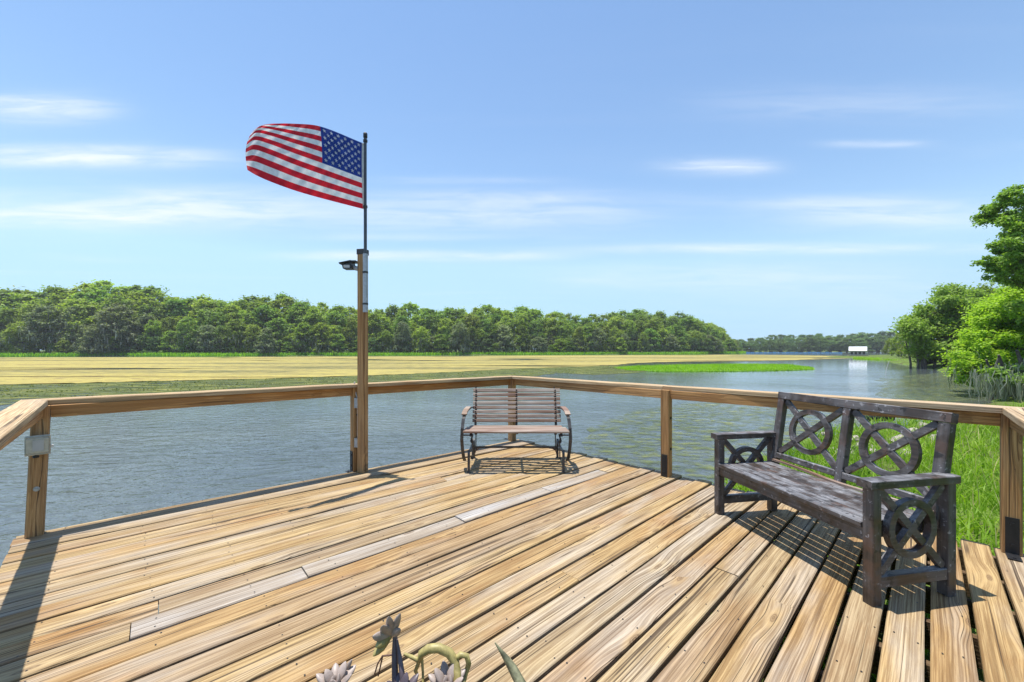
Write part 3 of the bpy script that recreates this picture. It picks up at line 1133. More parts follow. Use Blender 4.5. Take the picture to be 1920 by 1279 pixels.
# dark oak-like tree leaning over the water, middle distance
o3 = (48.5, 47.0, WATER_Z + .1)
P3 = [(1706, 645), (1706, 612), (1722, 582), (1742, 560), (1768, 545), (1795, 545), (1825, 555), (1840, 688), (1800, 684), (1768, 668), (1738, 672), (1716, 660)]
near_tree('oak_tree', 'dark green broad tree leaning over the water left of the lime cypress', o3, 201, 6.0, .20, fill(P3, 90, 47, 2.6, o3, (.7, 1.25), .8, 1), 130, .15,
          'leaf_oak', 200, 3.4, 1.1, [(-1.4, -.6, 3.4, .10), (-.9, -.9, 3.2, .13), (-2.0, -.3, 3.0, .09), (.6, -.5, 3.6, .12)], .14)
# taller dark tree behind it
o4 = (60.0, 52.0, WATER_Z + .3)
P4 = [(1810, 562), (1838, 545), (1880, 540), (2000, 535), (2000, 650), (1825, 655)]
near_tree('oak_tree', 'dark broad tree behind the lime cypress at the right edge', o4, 202, 7.0, .28, fill(P4, 70, 52, 3.0, o4, (1.0, 1.6), .8, 2), 130, .19, 'leaf_oak')
# lime green cypress
o2 = (25.2, 20.4, WATER_Z + .2)
P2 = [(1798, 655), (1788, 675), (1792, 705), (1820, 718), (1852, 724), (1890, 712), (1990, 712), (1990, 535), (1900, 538), (1868, 552), (1838, 580), (1815, 612), (1805, 632)]
near_tree('cypress_tree', 'lime green cypress with layered sprays overhanging the water on the right', o2, 203, 5.0, .13, fill(P2, 150, 20.0, 1.4, o2, (.30, .62), .7, 3), 165, .066,
          'leaf_lime', 260, 3.0, .8, (), .06, None, 1.1)
# tall tree at the right edge with hanging moss
o1 = (22.7, 17.2, WATER_Z + .25)
PA = [(1838, 402), (1862, 392), (1886, 378), (1896, 362), (1925, 352), (2010, 330), (2010, 535), (1905, 532), (1862, 516), (1846, 492), (1858, 468), (1890, 440), (1885, 412), (1850, 414)]
PB = [(1856, 692), (2000, 684), (2000, 722), (1866, 716)]
PC = [(1898, 540), (2000, 540), (2000, 700), (1905, 700)]
near_tree('cypress_tree', 'tall dark cypress with grey hanging moss at the right edge of the bank', o1, 204, 8.6, .11,
          fill(PA, 135, 17.2, 1.0, o1, (.18, .38), .9, 4) + fill(PB, 26, 16.6, .8, o1, (.22, .36), .5, 5) + fill(PC, 7, 17.6, .9, o1, (.2, .32), .6, 6), 125, .066,
          'leaf_oak', 2600, 3.0, .85, [(-1.65, -.2, 1.7, .07), (-2.0, .1, 1.5, .06), (-1.1, -.4, 1.9, .08), (-1.4, .3, 1.6, .06)], .032)
# low trees further along the right shore
for k, (px, D, H, lab) in enumerate([(1690, 95, 6.2, 'pale low tree on the right shore nearest the boathouse'),
                                     (1712, 82, 6.6, 'low tree on the right shore beside the dark leaning tree'),
                                     (1738, 70, 8.0, 'round tree on the right shore just behind the dark leaning tree'),
                                     (1672, 110, 5.2, 'small bushy tree on the right shore behind the boathouse')]):
    far_tree('shore_tree', k % len(VAR), ((px - 960) * D / 750, D, WATER_Z + .2), H / 17, H / 17 * 1.15, k * 1.3, lab, 'tree', 'low trees on the right shore')

# the bank goes on beyond the right edge of the view
r = np.random.default_rng(88)
for k in range(16):
    D = 4 + k * 4.2 + r.uniform(-1.5, 1.5)
    x = D * 1.42 + 14 + r.uniform(0, 5)
    H = r.uniform(9, 13)
    far_tree('bank_tree', int(r.integers(0, len(VAR))), (x, D, WATER_Z + .4), H / 17, H / 17 * 1.1, r.uniform(0, 6.28),
             'green tree further along the right bank, past the tall mossy cypress', 'tree', 'trees along the right bank past the view', leaf='leaf_oak')

# ------------------------------------------------------------------ far things: boathouse, barrier, stake
bh = thing('boathouse', 'small white roofed boathouse on the far right shore', 'boathouse', (97.7, 113.0, WATER_Z), R(-41))
w2, d2 = 1.75, 1.6
mb = MB()
for (a, b) in ((-w2, -d2), (w2, -d2), (w2, d2), (-w2, d2)):
    pass
mb.box(-w2 + .1, w2 - .1, -d2 + .1, d2 - .1, .55, 1.75)
mb.build('wall', 'grey_siding', bh)
mb = MB()
mb.add([(-w2 - .2, -d2 - .3, 1.72), (w2 + .2, -d2 - .3, 1.72), (w2 + .2, 0, 2.85), (-w2 - .2, 0, 2.85), (-w2 - .2, d2 + .3, 1.72), (w2 + .2, d2 + .3, 1.72),
        (-w2 - .2, -d2 - .3, 1.80), (w2 + .2, -d2 - .3, 1.80), (w2 + .2, 0, 2.93), (-w2 - .2, 0, 2.93), (-w2 - .2, d2 + .3, 1.80), (w2 + .2, d2 + .3, 1.80)],
       [(6, 7, 8, 9), (9, 8, 11, 10), (0, 3, 2, 1), (3, 4, 5, 2), (0, 1, 7, 6), (4, 10, 11, 5), (0, 6, 9, 3), (3, 9, 10, 4), (1, 2, 8, 7), (2, 5, 11, 8)])
mb.build('roof', 'white_metal_roof', bh)
for k in range(4):
    mb = MB()
    mb.box(-w2 + .2 + k * .85, -w2 + .75 + k * .85, -d2 + .06, -d2 + .12, .75, 1.5)
    mb.build('window', 'steel_dark', bh)
mb = MB()
mb.box(-w2 - .6, w2 + .6, -d2 - .8, d2, .40, .55)
mb.build('deck', 'grey_timber', bh)
for k in range(4):
    mb = MB()
    mb.tube([(-w2 + k * 1.1, -d2 - .6, -1.0), (-w2 + k * 1.1, -d2 - .6, .45)], .1, 8)
    mb.build('pile', 'bark', bh)

bar = thing('blue_barrier', 'long low blue barrier on the water before the distant trees', 'barrier', (150.0, 205.0, WATER_Z))
r = np.random.default_rng(77)
for k in range(22):
    mb = MB()
    x = -30 + k * 2.25
    mb.box(x, x + 2.0, -.05, .05, .05, .55 + r.uniform(0, .35), 0)
    mb.build('panel', 'blue_tarp', bar)
st = MB()
st.tube([(0, 0, -.6), (.22, 0, .55), (.42, 0, 1.15)], [.022, .02, .012], 6)
tag(st.build('stake', 'white_plastic', loc=(33.9, 36.4, WATER_Z)), 'thin white stake leaning out of the water before the right shore', 'stake')


# rocks and a black pipe on the near bank
def rock_mesh(seed):
    r = np.random.default_rng(seed)
    bm = bmesh.new()
    bmesh.ops.create_icosphere(bm, subdivisions=2, radius=1)
    ax = r.uniform(.7, 1.2, 3)
    for v_ in bm.verts:
        k = 1 + .18 * math.sin(v_.co.x * 4 + seed) + .15 * math.sin(v_.co.y * 5 + seed * 2) + r.normal(0, .05)
        v_.co = Vector((v_.co.x * ax[0] * k, v_.co.y * ax[1] * k, v_.co.z * .6 * k))
    me = bpy.data.meshes.new('rock')
    bm.to_mesh(me)
    bm.free()
    me.materials.append(MATS['rock'])
    return me


ROCKS = [rock_mesh(s) for s in (1, 2, 3)]
r = np.random.default_rng(9)
for k, (px, py, rad) in enumerate([(1560, 845, .16), (1585, 862, .20), (1600, 835, .14), (1618, 850, .17), (1640, 870, .18), (1665, 858, .15), (1690, 842, .2),
                                   (1715, 825, .22), (1735, 815, .2), (1755, 838, .16), (1760, 803, .24), (1790, 800, .26), (1820, 797, .22), (1545, 825, .12),
                                   (1850, 793, .24), (1700, 870, .16)]):
    x, y = unpx(px, py, WATER_Z + .15)
    z_ = float(bank_z(np.array([x]), np.array([y]))[0])
    o = link('rock', ROCKS[k % 3], loc=(x, y, max(z_, WATER_Z - .1) + rad * .15))
    o.scale = (rad, rad, rad)
    o.rotation_euler = (0, 0, r.uniform(0, 6))
    tag(o, 'pale rough rock on the grassy bank seen behind the right hand bench', 'rock', 'rocks on the bank')
mb = MB()
mb.tube([(-.45, 0, 0), (.45, .08, .0)], [.10, .10], 14)
tag(mb.build('drain_pipe', 'black_plastic', loc=(*unpx(1646, 791, WATER_Z + .2), WATER_Z + .30)), 'black pipe lying at the waterline seen through the bench back',
    'pipe')

# ------------------------------------------------------------------ the deck
APEX, LEFT, RIGHT, NEAR = Vector((.08, 5.96)), Vector((-3.56, 2.888)), Vector((3.36, 2.62)), Vector((.03, -.71))
DECK0 = (0.0, 2.5, 0.0)
deck = thing('deck', 'weathered tan timber deck jutting over the lake in a pointed corner', 'deck', DECK0)
EDGES = [0.0] + [.32 + i_ for i_ in range(33)]
N_ROWS = len(EDGES) - 1
right_dir = (RIGHT - APEX).normalized()
left_dir = (NEAR - LEFT).normalized()
PR_, PL_ = 0.1498, 0.1605
grey_rows = {}
r = np.random.default_rng(31)


def board_mesh(L, w0, w1, th, cut0, cut1, r):
    """board along +X; width w0 at the start, w1 at the end; ends cut to the slanted lines cut0/cut1 (dx over half width)"""
    n = max(3, int(L / .45))
    ch = .005
    vs, fs = [], []
    w_ph = r.uniform(0, 6)
    for i in range(n + 1):
        t = i / n
        w = w0 + (w1 - w0) * t
        wob = .0018 * math.sin(w_ph + i * 1.7)
        cup = .0025 * math.sin(w_ph * 2 + i * .9)
        for a, b in chamfer(w, th, ch):
            sk = (cut0 if i == 0 else cut1 if i == n else 0) * (a / (w / 2))
            vs.append((L * t + sk, a + wob, b + (cup if b > 0 else 0)))
    k = 8
    for i in range(n):
        for j in range(k):
            fs.append((i * k + j, i * k + (j + 1) % k, (i + 1) * k + (j + 1) % k, (i + 1) * k + j))
    fs += [tuple(range(k))[::-1], tuple(range(n * k, n * k + k))]
    mb = MB()
    mb.add(vs, fs)
    return mb.mesh('board')


def line_x(p, d, a, b):
    """parameter along p + d t where it meets the line a-b"""
    e = b - a
    den = d.x * e.y - d.y * e.x
    return ((a.x - p.x) * e.y - (a.y - p.y) * e.x) / den


nails = MB()
JOISTS = np.arange(.22, 4.6, .41)
for k in range(N_ROWS):
    gap = .0120 + .0075 * (k / N_ROWS) + r.uniform(-.0025, .0025)
    mid, wk = (EDGES[k] + EDGES[k + 1]) / 2, EDGES[k + 1] - EDGES[k]
    cR, cL = mid * PR_, mid * PL_
    a = LEFT + left_dir * cL
    b = APEX + right_dir * cR
    d = (b - a).normalized()
    # clip to the right-hand side of the deck beyond the right corner
    over = cR > (RIGHT - APEX).length
    if over:
        tt = line_x(a, d, RIGHT, NEAR)
        b = a + d * max(.5, min(tt, (b - a).length)) if tt > 0 else b
    L = (b - a).length
    nrm = Vector((-d.y, d.x))
    ends = r.normal(0, .003, 2)
    segs = []
    joints = []
    # butt joints: a few rows only, as on the real deck
    cuts = [0.0, L]
    mats = ['deck_timber']
    J = {11: [.65], 6: [2.9], 9: [3.6], 19: [2.4], 23: [3.1], 27: [1.9]}.get(k, [])
    if k == 12:
        cuts = [0.0, .54, 1.30, 2.42, 3.41, 4.31, L]
        mats = ['deck_timber', 'grey_timber', 'grey_timber', 'grey_timber', 'grey_timber', 'deck_timber']
    elif J:
        cuts = [0.0] + J + [L]
        mats = ['deck_timber'] * (len(J) + 1)
    for s in range(len(cuts) - 1):
        t0 = cuts[s] + (.002 if s else -.01 + ends[0])
        t1 = cuts[s + 1] - (.002 if s < len(cuts) - 2 else -.01 + ends[1])
        w0 = (PL_ + (PR_ - PL_) * t0 / L) * wk - gap
        w1 = (PL_ + (PR_ - PL_) * t1 / L) * wk - gap
        p0 = a + d * t0
        c0 = c1 = 0.0
        if s == 0:
            e = NEAR - LEFT
            c0 = (w0 / 2) * (e.dot(d)) / (e.dot(nrm))
        if s == len(cuts) - 2:
            e = (RIGHT - APEX)
            c1 = (w1 / 2) * (e.dot(d)) / (e.dot(nrm))
        me = board_mesh(t1 - t0, w0, w1, .038, c0, c1, r)
        M = frame((p0.x - DECK0[0], p0.y - DECK0[1], -.019 + r.uniform(-.003, .0015) + (.004 if mats[s] == 'grey_timber' else 0)),
                  (p0.x + d.x - DECK0[0], p0.y + d.y - DECK0[1], -.019))
        M.translation.z = -.019 + r.uniform(-.003, .001) + (.005 if mats[s] == 'grey_timber' else 0)
        link('board', me, mats[s], deck, mtx=M)
        for jx in JOISTS:
            if not (t0 + .03 < jx < t1 - .03):
                continue
            for side in (-1, 1):
                q_ = a + d * (jx + r.normal(0, .012)) + nrm * side * (w0 * .30 + r.normal(0, .006))
                zz = M.translation.z + .019 + .0024
                c = [(q_.x - DECK0[0] + .0042 * math.cos(u), q_.y - DECK0[1] + .0042 * math.sin(u), zz) for u in np.arange(6) * math.pi / 3]
                nails.add(c, [tuple(range(6))])
tag(nails.build('nail_heads', 'steel_black', deck), kind='stuff')
# joists, rim boards and piles under it
for jx in JOISTS:
    a = LEFT + (APEX - LEFT).normalized() * jx * 1.0
    b = NEAR + (RIGHT - NEAR).normalized() * jx * .98
    a2 = a + (b - a).normalized() * .06
    b2 = b - (b - a).normalized() * .05
    beam('joist', (a2.x, a2.y, -.118), (b2.x, b2.y, -.118), .038, .145, 'under_timber', deck, origin=DECK0)
for (p, q_) in ((LEFT, APEX), (APEX, RIGHT), (LEFT, NEAR), (NEAR, RIGHT)):
    c = (LEFT + APEX + RIGHT + NEAR) / 4
    inn = lambda u: u + (c - u).normalized() * .085
    a, b = inn(p), inn(q_)
    ins = (b - a).normalized() * .03
    a, b = a + ins, b - ins
    beam('rim_board', (a.x, a.y, -.120), (b.x, b.y, -.120), .034, .150, 'under_timber', deck, origin=DECK0)
for (x, y) in ((.06, 5.55), (-3.1, 2.9), (-1.5, 4.3), (1.6, 4.0), (2.9, 2.65), (0, 2.7), (.05, 0)):
    mb = MB()
    mb.tube([(x, y - DECK0[1], -2.2), (x, y - DECK0[1], -.20)], .09, 12)
    mb.build('pile', 'under_timber', deck)

# ------------------------------------------------------------------ railing
RAIL0 = (0.0, 5.6, 0.0)
rail = thing('deck_railing', 'timber railing with flat cap boards round the deck edge', 'railing', RAIL0)
PS = .089
C_, L_, R_ = Vector((0.0, 5.86, .948)), Vector((-3.44, 2.90, .972)), Vector((3.30, 2.63, .955))


POST_M = {}


def post(name, p, top, up_dir, mat='post_timber', parent=rail, w=PS, o=RAIL0, base=-.0):
    """square post; X of the timber points up"""
    p0 = Vector((p[0], p[1], base)) - Vector(o)
    p1 = Vector((p[0] if len(p) < 4 else p[2], p[1] if len(p) < 4 else p[3], top)) - Vector(o)
    L = (p1 - p0).length
    mb = MB()
    mb.box(0, L, -w / 2, w / 2, -w / 2, w / 2, .006)
    M = frame(p0, p1, (up_dir[0], up_dir[1], 0))
    o_ = mb.build(name, mat, parent, mtx=M)
    POST_M[o_.name] = M
    return o_


DIR45 = (.707, .707)
CAP_T = .038
p_c = post('post', (0.0, 5.88), .948 - CAP_T, DIR45)
p_m = post('post', (1.625, 4.21), .950 - CAP_T, DIR45)
p_r = post('post', (3.30, 2.645), .955 - CAP_T, DIR45)
p_l = post('post', (-3.455, 2.895, -3.405, 2.895), .972 - CAP_T, DIR45)
p_f = post('post', (-1.735, 4.44), .958 - CAP_T, DIR45)
# posts of the two side rails that run back past the camera
post('post', (1.75, 1.02), .958 - CAP_T, DIR45)
post('post', (-1.72, 1.11), .968 - CAP_T, DIR45)
post('post', (.05, -.62), .962 - CAP_T, DIR45)


def off_line(a, b, d_in):
    """shift a-b sideways; positive = to the left of a->b"""
    v_ = (b - a)
    n_ = Vector((-v_.y, v_.x, 0)).normalized()
    return a + n_ * d_in, b + n_ * d_in


def mitre_board(name, inner, outer, z0, z1, th, mat):
    """cap board given by its inner and outer edges (start, end), grain along local X"""
    a, b = Vector((*inner[0], z0)), Vector((*inner[1], z1))
    c, e = Vector((*outer[0], z0)), Vector((*outer[1], z1))
    M = frame(a - Vector(RAIL0), b - Vector(RAIL0))
    Mi = M.inverted()
    loc = [Mi @ (p - Vector(RAIL0)) for p in (a, b, e, c)]
    n = 10
    vs = []
    for i in range(n + 1):
        t = i / n
        p = loc[0].lerp(loc[1], t)
        q_ = loc[3].lerp(loc[2], t)
        s = (q_ - p).normalized() * .006
        w1 = .0015 * math.sin(i * 1.9 + z1 * 77)
        vs += [p + Vector((0, 0, -th)), p + Vector((0, 0, -.006)) , p + s + Vector((0, 0, w1)), q_ - s + Vector((0, 0, w1)), q_ + Vector((0, 0, -.006)),
               q_ + Vector((0, 0, -th))]
    fs = []
    for i in range(n):
        for j in range(6):
            fs.append((i * 6 + j, i * 6 + (j + 1) % 6, (i + 1) * 6 + (j + 1) % 6, (i + 1) * 6 + j))
    fs += [tuple(range(6))[::-1], tuple(range(n * 6, n * 6 + 6))]
    mb = MB()
    mb.add(vs, fs)
    return mb.build(name, mat, rail, mtx=M)


CW = .145
# inner corner points of the cap (plan) and matching outer ones
ci, li, ri, ni = Vector((0.0, 5.80)), Vector((-3.385, 2.92)), Vector((3.235, 2.64)), Vector((.05, -.52))


def outer_of(p, q_, s_):
    """intersection of the two outer lines, CW outside of p-q and q-s"""
    def ofs(a, b):
        v_ = (b - a).normalized()
        n_ = Vector((-v_.y, v_.x))
        return a + n_ * CW, v_
    a, d1 = ofs(p, q_)
    b, d2 = ofs(q_, s_)
    t = line_x(a, d1, b, b + d2)
    return a + d1 * t


co_ = outer_of(li, ci, ri)
ro_ = outer_of(ci, ri, ni)
no_ = outer_of(ri, ni, li)
lo_ = outer_of(ni, li, ci)
g = .0015


def split_cap(i0, i1, o0, o1, z0, z1, cuts):
    ts = [0] + cuts + [1]
    for u, w_ in zip(ts[:-1], ts[1:]):
        L = (i1 - i0).length
        a, b = u + g / L, w_ - g / L
        mitre_board('cap_board', (i0.lerp(i1, a), i0.lerp(i1, b)), (o0.lerp(o1, a), o0.lerp(o1, b)), z0 + (z1 - z0) * a, z0 + (z1 - z0) * b, CAP_T, 'cap_timber')


split_cap(li, ci, lo_, co_, .972, .948, [.515])
split_cap(ci, ri, co_, ro_, .948, .955, [.4935])
split_cap(ri, ni, ro_, no_, .955, .962, [])
split_cap(ni, li, no_, lo_, .962, .972, [])
# apron boards under the cap, from post to post
for (p, q_, z0, z1) in (((-3.405, 2.895), (-1.735, 4.44), .972, .958), ((-1.735, 4.44), (0, 5.88), .958, .948), ((0, 5.88), (1.625, 4.21), .948, .950),
                        ((1.625, 4.21), (3.30, 2.645), .950, .955), ((3.30, 2.645), (1.75, 1.02), .955, .958), ((1.75, 1.02), (.05, -.62), .958, .962),
                        ((.05, -.62), (-1.72, 1.11), .962, .968), ((-1.72, 1.11), (-3.405, 2.895), .968, .972)):
    a, b = Vector(p), Vector(q_)
    v_ = (b - a).normalized()
    a, b = a + v_ * .046, b - v_ * .046
    n_ = Vector((-v_.y, v_.x)) * .006
    a, b = a + n_, b + n_
    beam('apron_board', (a.x, a.y, z0 - CAP_T - .0465), (b.x, b.y, z1 - CAP_T - .0465), .036, .089, 'rail_timber', rail, origin=RAIL0)


def bracket(host, px, py, face, o=RAIL0, foot=.11, hgt=.24):
    """black steel angle: upright leg on the post, foot on the boards; face = horizontal direction it faces"""
    fx, fy = Vector(face).normalized()
    c = Vector((px, py, 0)) - Vector(o)
    f3 = Vector((fx, fy, 0))
    side = Vector((-fy, fx, 0))
    M = Matrix((f3, side, Vector((0, 0, 1)))).transposed().to_4x4()
    M.translation = c + f3 * (PS / 2)
    mb = MB()
    mb.box(.001, .007, -.030, .030, .0065, hgt)
    mb.box(.001, foot, -.030, .030, .0015, .0060)
    for zz in (.06, hgt - .04):
        mb.box(.0075, .013, -.008, .008, zz - .008, zz + .008)
    mb.box(foot - .03, foot - .015, -.007, .007, .0062, .011)
    o_ = mb.build('bracket', 'steel_black', host, mtx=POST_M[host.name].inverted() @ M)
    return o_


bracket(p_m, 1.625, 4.21, (-.707, -.707))
bracket(p_r, 3.30, 2.645, (-.707, -.707))
bracket(p_c, 0.0, 5.88, (-.707, .707), hgt=.18)
bracket(p_f, -1.735, 4.44, (-.707, -.707), hgt=.22, foot=.06)
mb = MB()
c = Vector((-3.435, 2.895, .34)) - Vector(RAIL0)
M = Matrix((Vector((.707, -.707, 0)), Vector((.707, .707, 0)), Vector((0, 0, 1)))).transposed().to_4x4()
M.translation = c
mb.tube([(PS / 2 - .002, 0, 0), (PS / 2 + .004, 0, 0)], .017, 16)
mb.tube([(PS / 2 + .004, 0, 0), (PS / 2 + .022, 0, 0)], .010, 6)
mb.build('bolt', 'galvanised', p_l, mtx=POST_M[p_l.name].inverted() @ M)
for zz in (.62, .30):
    for (x, y, host) in ((1.625, 4.21, p_m), (-1.735, 4.44, p_f)):
        M2 = M.copy()
        M2.translation = Vector((x, y, zz)) - Vector(RAIL0)
        mb = MB()
        mb.tube([(PS / 2 - .002, 0, 0), (PS / 2 + .008, 0, 0)], .013, 8)
        mb.build('bolt', 'steel_black', host, mtx=POST_M[host.name].inverted() @ M2)

# weatherproof socket on the left post
ob = thing('outlet_box', 'translucent white weatherproof outlet box on the left corner post', 'outlet box', (-3.42, 2.895, .66))
M = Matrix((Vector((.707, .707, 0)), Vector((-.707, .707, 0)), Vector((0, 0, 1)))).transposed().to_4x4()
# local -Y of this frame looks along (.707,-.707): towards the deck
off = Vector((.707, -.707, 0)) * (PS / 2 + .001)
Mb = M.copy()
Mb.translation = off
mb = MB()
mb.box(-.052, .052, -.030, 0.0, -.062, .062, .006)
mb.build('back_box', 'grey_siding', ob, mtx=Mb)
mb = MB()
mb.box(-.060, .060, -.050, -.031, -.070, .070, .008)
mb.box(-.052, .052, -.066, -.0505, -.060, .060, .012)
mb.build('cover', 'cover_plastic', ob, mtx=Mb)
mb = MB()
mb.box(-.022, .030, -.070, -.0665, -.036, .040, .001)
mb.build('cover_panel', 'grey_siding', ob, mtx=Mb)
mb = MB()
mb.box(.0605, .074, -.052, -.038, -.022, -.004, .002)
mb.build('latch', 'white_plastic', ob, mtx=Mb)
mb = MB()
mb.tube([(-.01, -.03, -.063), (-.01, -.03, -.088)], .016, 10)
mb.build('cable_gland', 'steel_black', ob, mtx=Mb)

# ------------------------------------------------------------------ flag post, pole and flag
FP = Vector((-1.632, 4.375))
fp = thing('flag_post', 'tall square timber post fixed inside the left railing', 'post', (FP.x, FP.y, 0))
post('shaft', (FP.x, FP.y), 2.37, (.22, .975), 'post_timber', fp, .084, (FP.x, FP.y, 0))
mb = MB()
mb.box(-.046, .046, -.046, .046, 2.371, 2.43, .004)
mb.build('cap_sleeve', 'steel_dark', fp, mtx=Matrix.Rotation(R(-12), 4, 'Z'))
mb = MB()
mb.tube([(-.062, .02, .30), (-.062, .02, .72), (-.066, .02, .80), (-.11, .03, .93), (-.10, .03, .98)], .008, 8)
mb.build('conduit', 'wire_grey', fp)
for zz, hh in ((.27, .10), (.70, .11)):
    mb = MB()
    mb.box(-.085, -.043, -.03, .03, zz, zz + hh)
    mb.build('strap_plate', 'galvanised', fp, mtx=Matrix.Rotation(R(-12), 4, 'Z'))

pole = thing('flagpole', 'slim dark metal flagpole in a silver tube on the tall post', 'flagpole', (FP.x + .048, FP.y - .055, 1.74))
mb = MB()
mb.tube([(0, 0, 0), (0, 0, .63)], .026, 16)
mb.build('holder_tube', 'galvanised', pole)
for zz in (.08, .42):
    mb = MB()
    mb.tube([(0, 0, zz), (0, 0, zz + .02)], .030, 16)
    mb.build('clamp', 'steel_dark', pole)
mb = MB()
mb.tube([(0, 0, .60), (0, 0, 1.12), (0, 0, 1.13), (0, 0, 1.90)], [.017, .017, .0145, .0145], 12)
mb.build('pole', 'alloy_pole', pole)
mb = MB()
mb.tube([(0, 0, 1.88), (0, 0, 1.885), (0, 0, 1.93), (0, 0, 1.94)], [.016, .022, .022, .012], 12)
mb.build('finial', 'steel_black', pole)
for zz in (1.14, 1.85):
    mb = MB()
    mb.tube([(0, 0, zz - .012), (0, 0, zz + .012)], .023, 12)
    mb.build('clip_ring', 'steel_dark', pole)

# solar light on the post
sl = thing('solar_light', 'black wedge shaped solar light on the side of the flag post', 'light', (FP.x - .045, FP.y - .02, 2.24))
mb = MB()
mb.add([(-.06, -.06, .045), (-.175, -.07, .015), (-.175, .07, .015), (-.06, .06, .045), (-.06, -.06, .060), (-.18, -.075, .030), (-.18, .075, .030), (-.06, .06, .060)],
       [(0, 1, 2, 3), (4, 7, 6, 5), (0, 4, 5, 1), (1, 5, 6, 2), (2, 6, 7, 3), (3, 7, 4, 0)])
mb.box(-.0595, -.005, -.055, .055, .042, .057)
mb.build('solar_panel', 'black_plastic', sl)
mb = MB()
mb.add([(-.05, -.05, -.03), (-.145, -.05, -.03), (-.155, -.05, .014), (-.05, -.05, .040), (-.05, .05, -.03), (-.145, .05, -.03), (-.155, .05, .014), (-.05, .05, .040)],
       [(0, 1, 2, 3), (7, 6, 5, 4), (0, 4, 5, 1), (1, 5, 6, 2), (2, 6, 7, 3), (3, 7, 4, 0)])
mb.build('head', 'black_plastic', sl)
mb = MB()
mb.box(-.135, -.07, -.0545, -.0505, -.022, .008)
mb.build('lens', 'wire_grey', sl)
mb = MB()
mb.tube([(-.05, 0, .0), (-.02, 0, -.02), (.003, 0, -.02)], [.02, .024, .030], 10)
mb.build('bracket', 'galvanised', sl)

# the flag: a wind-filled surface. rows = (share of the fly, share of the drop) -> where it hangs
FLY = [0, .4, .62, .8, .92, 1.0]
ROW = {0.0: [(679, 268), (600, 237), (552, 232), (512, 232), (496, 234), (486, 237)],
       .54: [(679, 334), (604, 306), (553, 288), (505, 270), (477, 263), (462, 272)],
       1.0: [(681, 392), (600, 371), (552, 357), (508, 341), (481, 329), (464, 319)]}


def smooth_interp(x, xp, fp_):
    """Catmull-Rom style interpolation"""
    xp = list(xp)
    i = max(0, min(len(xp) - 2, int(np.searchsorted(xp, x, 'right')) - 1))

    def m(j):
        a, b = max(0, j - 1), min(len(xp) - 1, j + 1)
        return (fp_[b] - fp_[a]) / (xp[b] - xp[a])
    h_ = xp[i + 1] - xp[i]
    t = (x - xp[i]) / h_
    return ((2 * t ** 3 - 3 * t ** 2 + 1) * fp_[i] + (t ** 3 - 2 * t ** 2 + t) * h_ * m(i) + (-2 * t ** 3 + 3 * t ** 2) * fp_[i + 1]
            + (t ** 3 - t ** 2) * h_ * m(i + 1))


FLAG0 = Vector((-1.60, 4.32, 2.87))


def flag_pt(s, t):
    pr = []
    for tt in (0.0, .54, 1.0):
        pr.append((smooth_interp(s, FLY, [p[0] for p in ROW[tt]]), smooth_interp(s, FLY, [p[1] for p in ROW[tt]])))
    l0 = (t - .54) * (t - 1) / (.54 * 1.0)
    l1 = t * (t - 1) / (.54 * (.54 - 1))
    l2 = t * (t - .54) / (1 * (1 - .54))
    px = l0 * pr[0][0] + l1 * pr[1][0] + l2 * pr[2][0]
    py = l0 * pr[0][1] + l1 * pr[1][1] + l2 * pr[2][1]
    gs = s if s < .82 else .82 + .10 * math.sin((s - .82) / .18 * 1.7)
    y = 4.325 - .95 * gs
    y += .022 * math.sin(s * 7.5 + t * 2.0) * min(1, s * 3) + .006 * math.sin(s * 26 + t * 9) * min(1, s * 3) + .10 * (1 - t) * s * s
    y += .003 * math.sin(s * 60 - t * 31) * min(1, s * 5)
    return Vector(((px - 960) * y / 750, y, CAM_H + (655 - py) * y / 750)) - FLAG0


flag = thing('flag', 'american flag streaming to the left from the dark pole', 'flag', FLAG0)
NS, NTT = 80, 78
vs = [flag_pt(i / NS, j / NTT) for i in range(NS + 1) for j in range(NTT + 1)]
fs, mi = [], []
for i in range(NS):
    for j in range(NTT):
        a = i * (NTT + 1) + j
        fs.append((a, a + 1, a + NTT + 2, a + NTT + 1))
        canton = (i < NS * .4) and (j < NTT * 7 / 13)
        mi.append(2 if canton else (0 if (j // 6) % 2 == 0 else 1))
me = mesh_np('cloth', [tuple(p) for p in vs], fs, True, mi)
for m_ in ('flag_red', 'flag_white', 'flag_blue'):
    me.materials.append(MATS[m_])
cloth_o = link('cloth', me, None, flag)
mb = MB()
for rr_ in range(9):
    ncol = 6 if rr_ % 2 == 0 else 5
    for cc in range(ncol):
        s0 = .4 * ((cc * 2 + (1 if rr_ % 2 == 0 else 2)) / 12)
        t0 = 7 / 13 * ((rr_ + 1) / 10)
        eps = .004
        p = flag_pt(s0, t0)
        ds = (flag_pt(s0 + eps, t0) - p) / eps
        dt = (flag_pt(s0, t0 + eps) - p) / eps
        nrm = ds.cross(dt).normalized()
        e1 = ds.normalized()
        e2 = nrm.cross(e1).normalized()
        if e2.z < 0:
            e2 = -e2
        for sg in (-1, 1):
            c = p + nrm * .004 * sg
            pts = []
            for q_ in range(10):
                an = math.pi / 2 + q_ * math.pi / 5
                rad = (.0225 if q_ % 2 == 0 else .0092)
                pts.append(c + (e1 * math.cos(an) + e2 * math.sin(an)) * rad)
            mb.add([c] + pts, [(0, 1 + q_, 1 + (q_ + 1) % 10) for q_ in range(10)])
tag(mb.build('stars', 'flag_white', cloth_o), kind='stuff')
mb = MB()
hp = [flag_pt(0, j / 20) for j in range(21)]
mb.sweep([p + Vector((.012, 0, 0)) for p in hp], .030, .004, (0, 1, 0))
mb.build('hoist_band', 'white_plastic', flag)
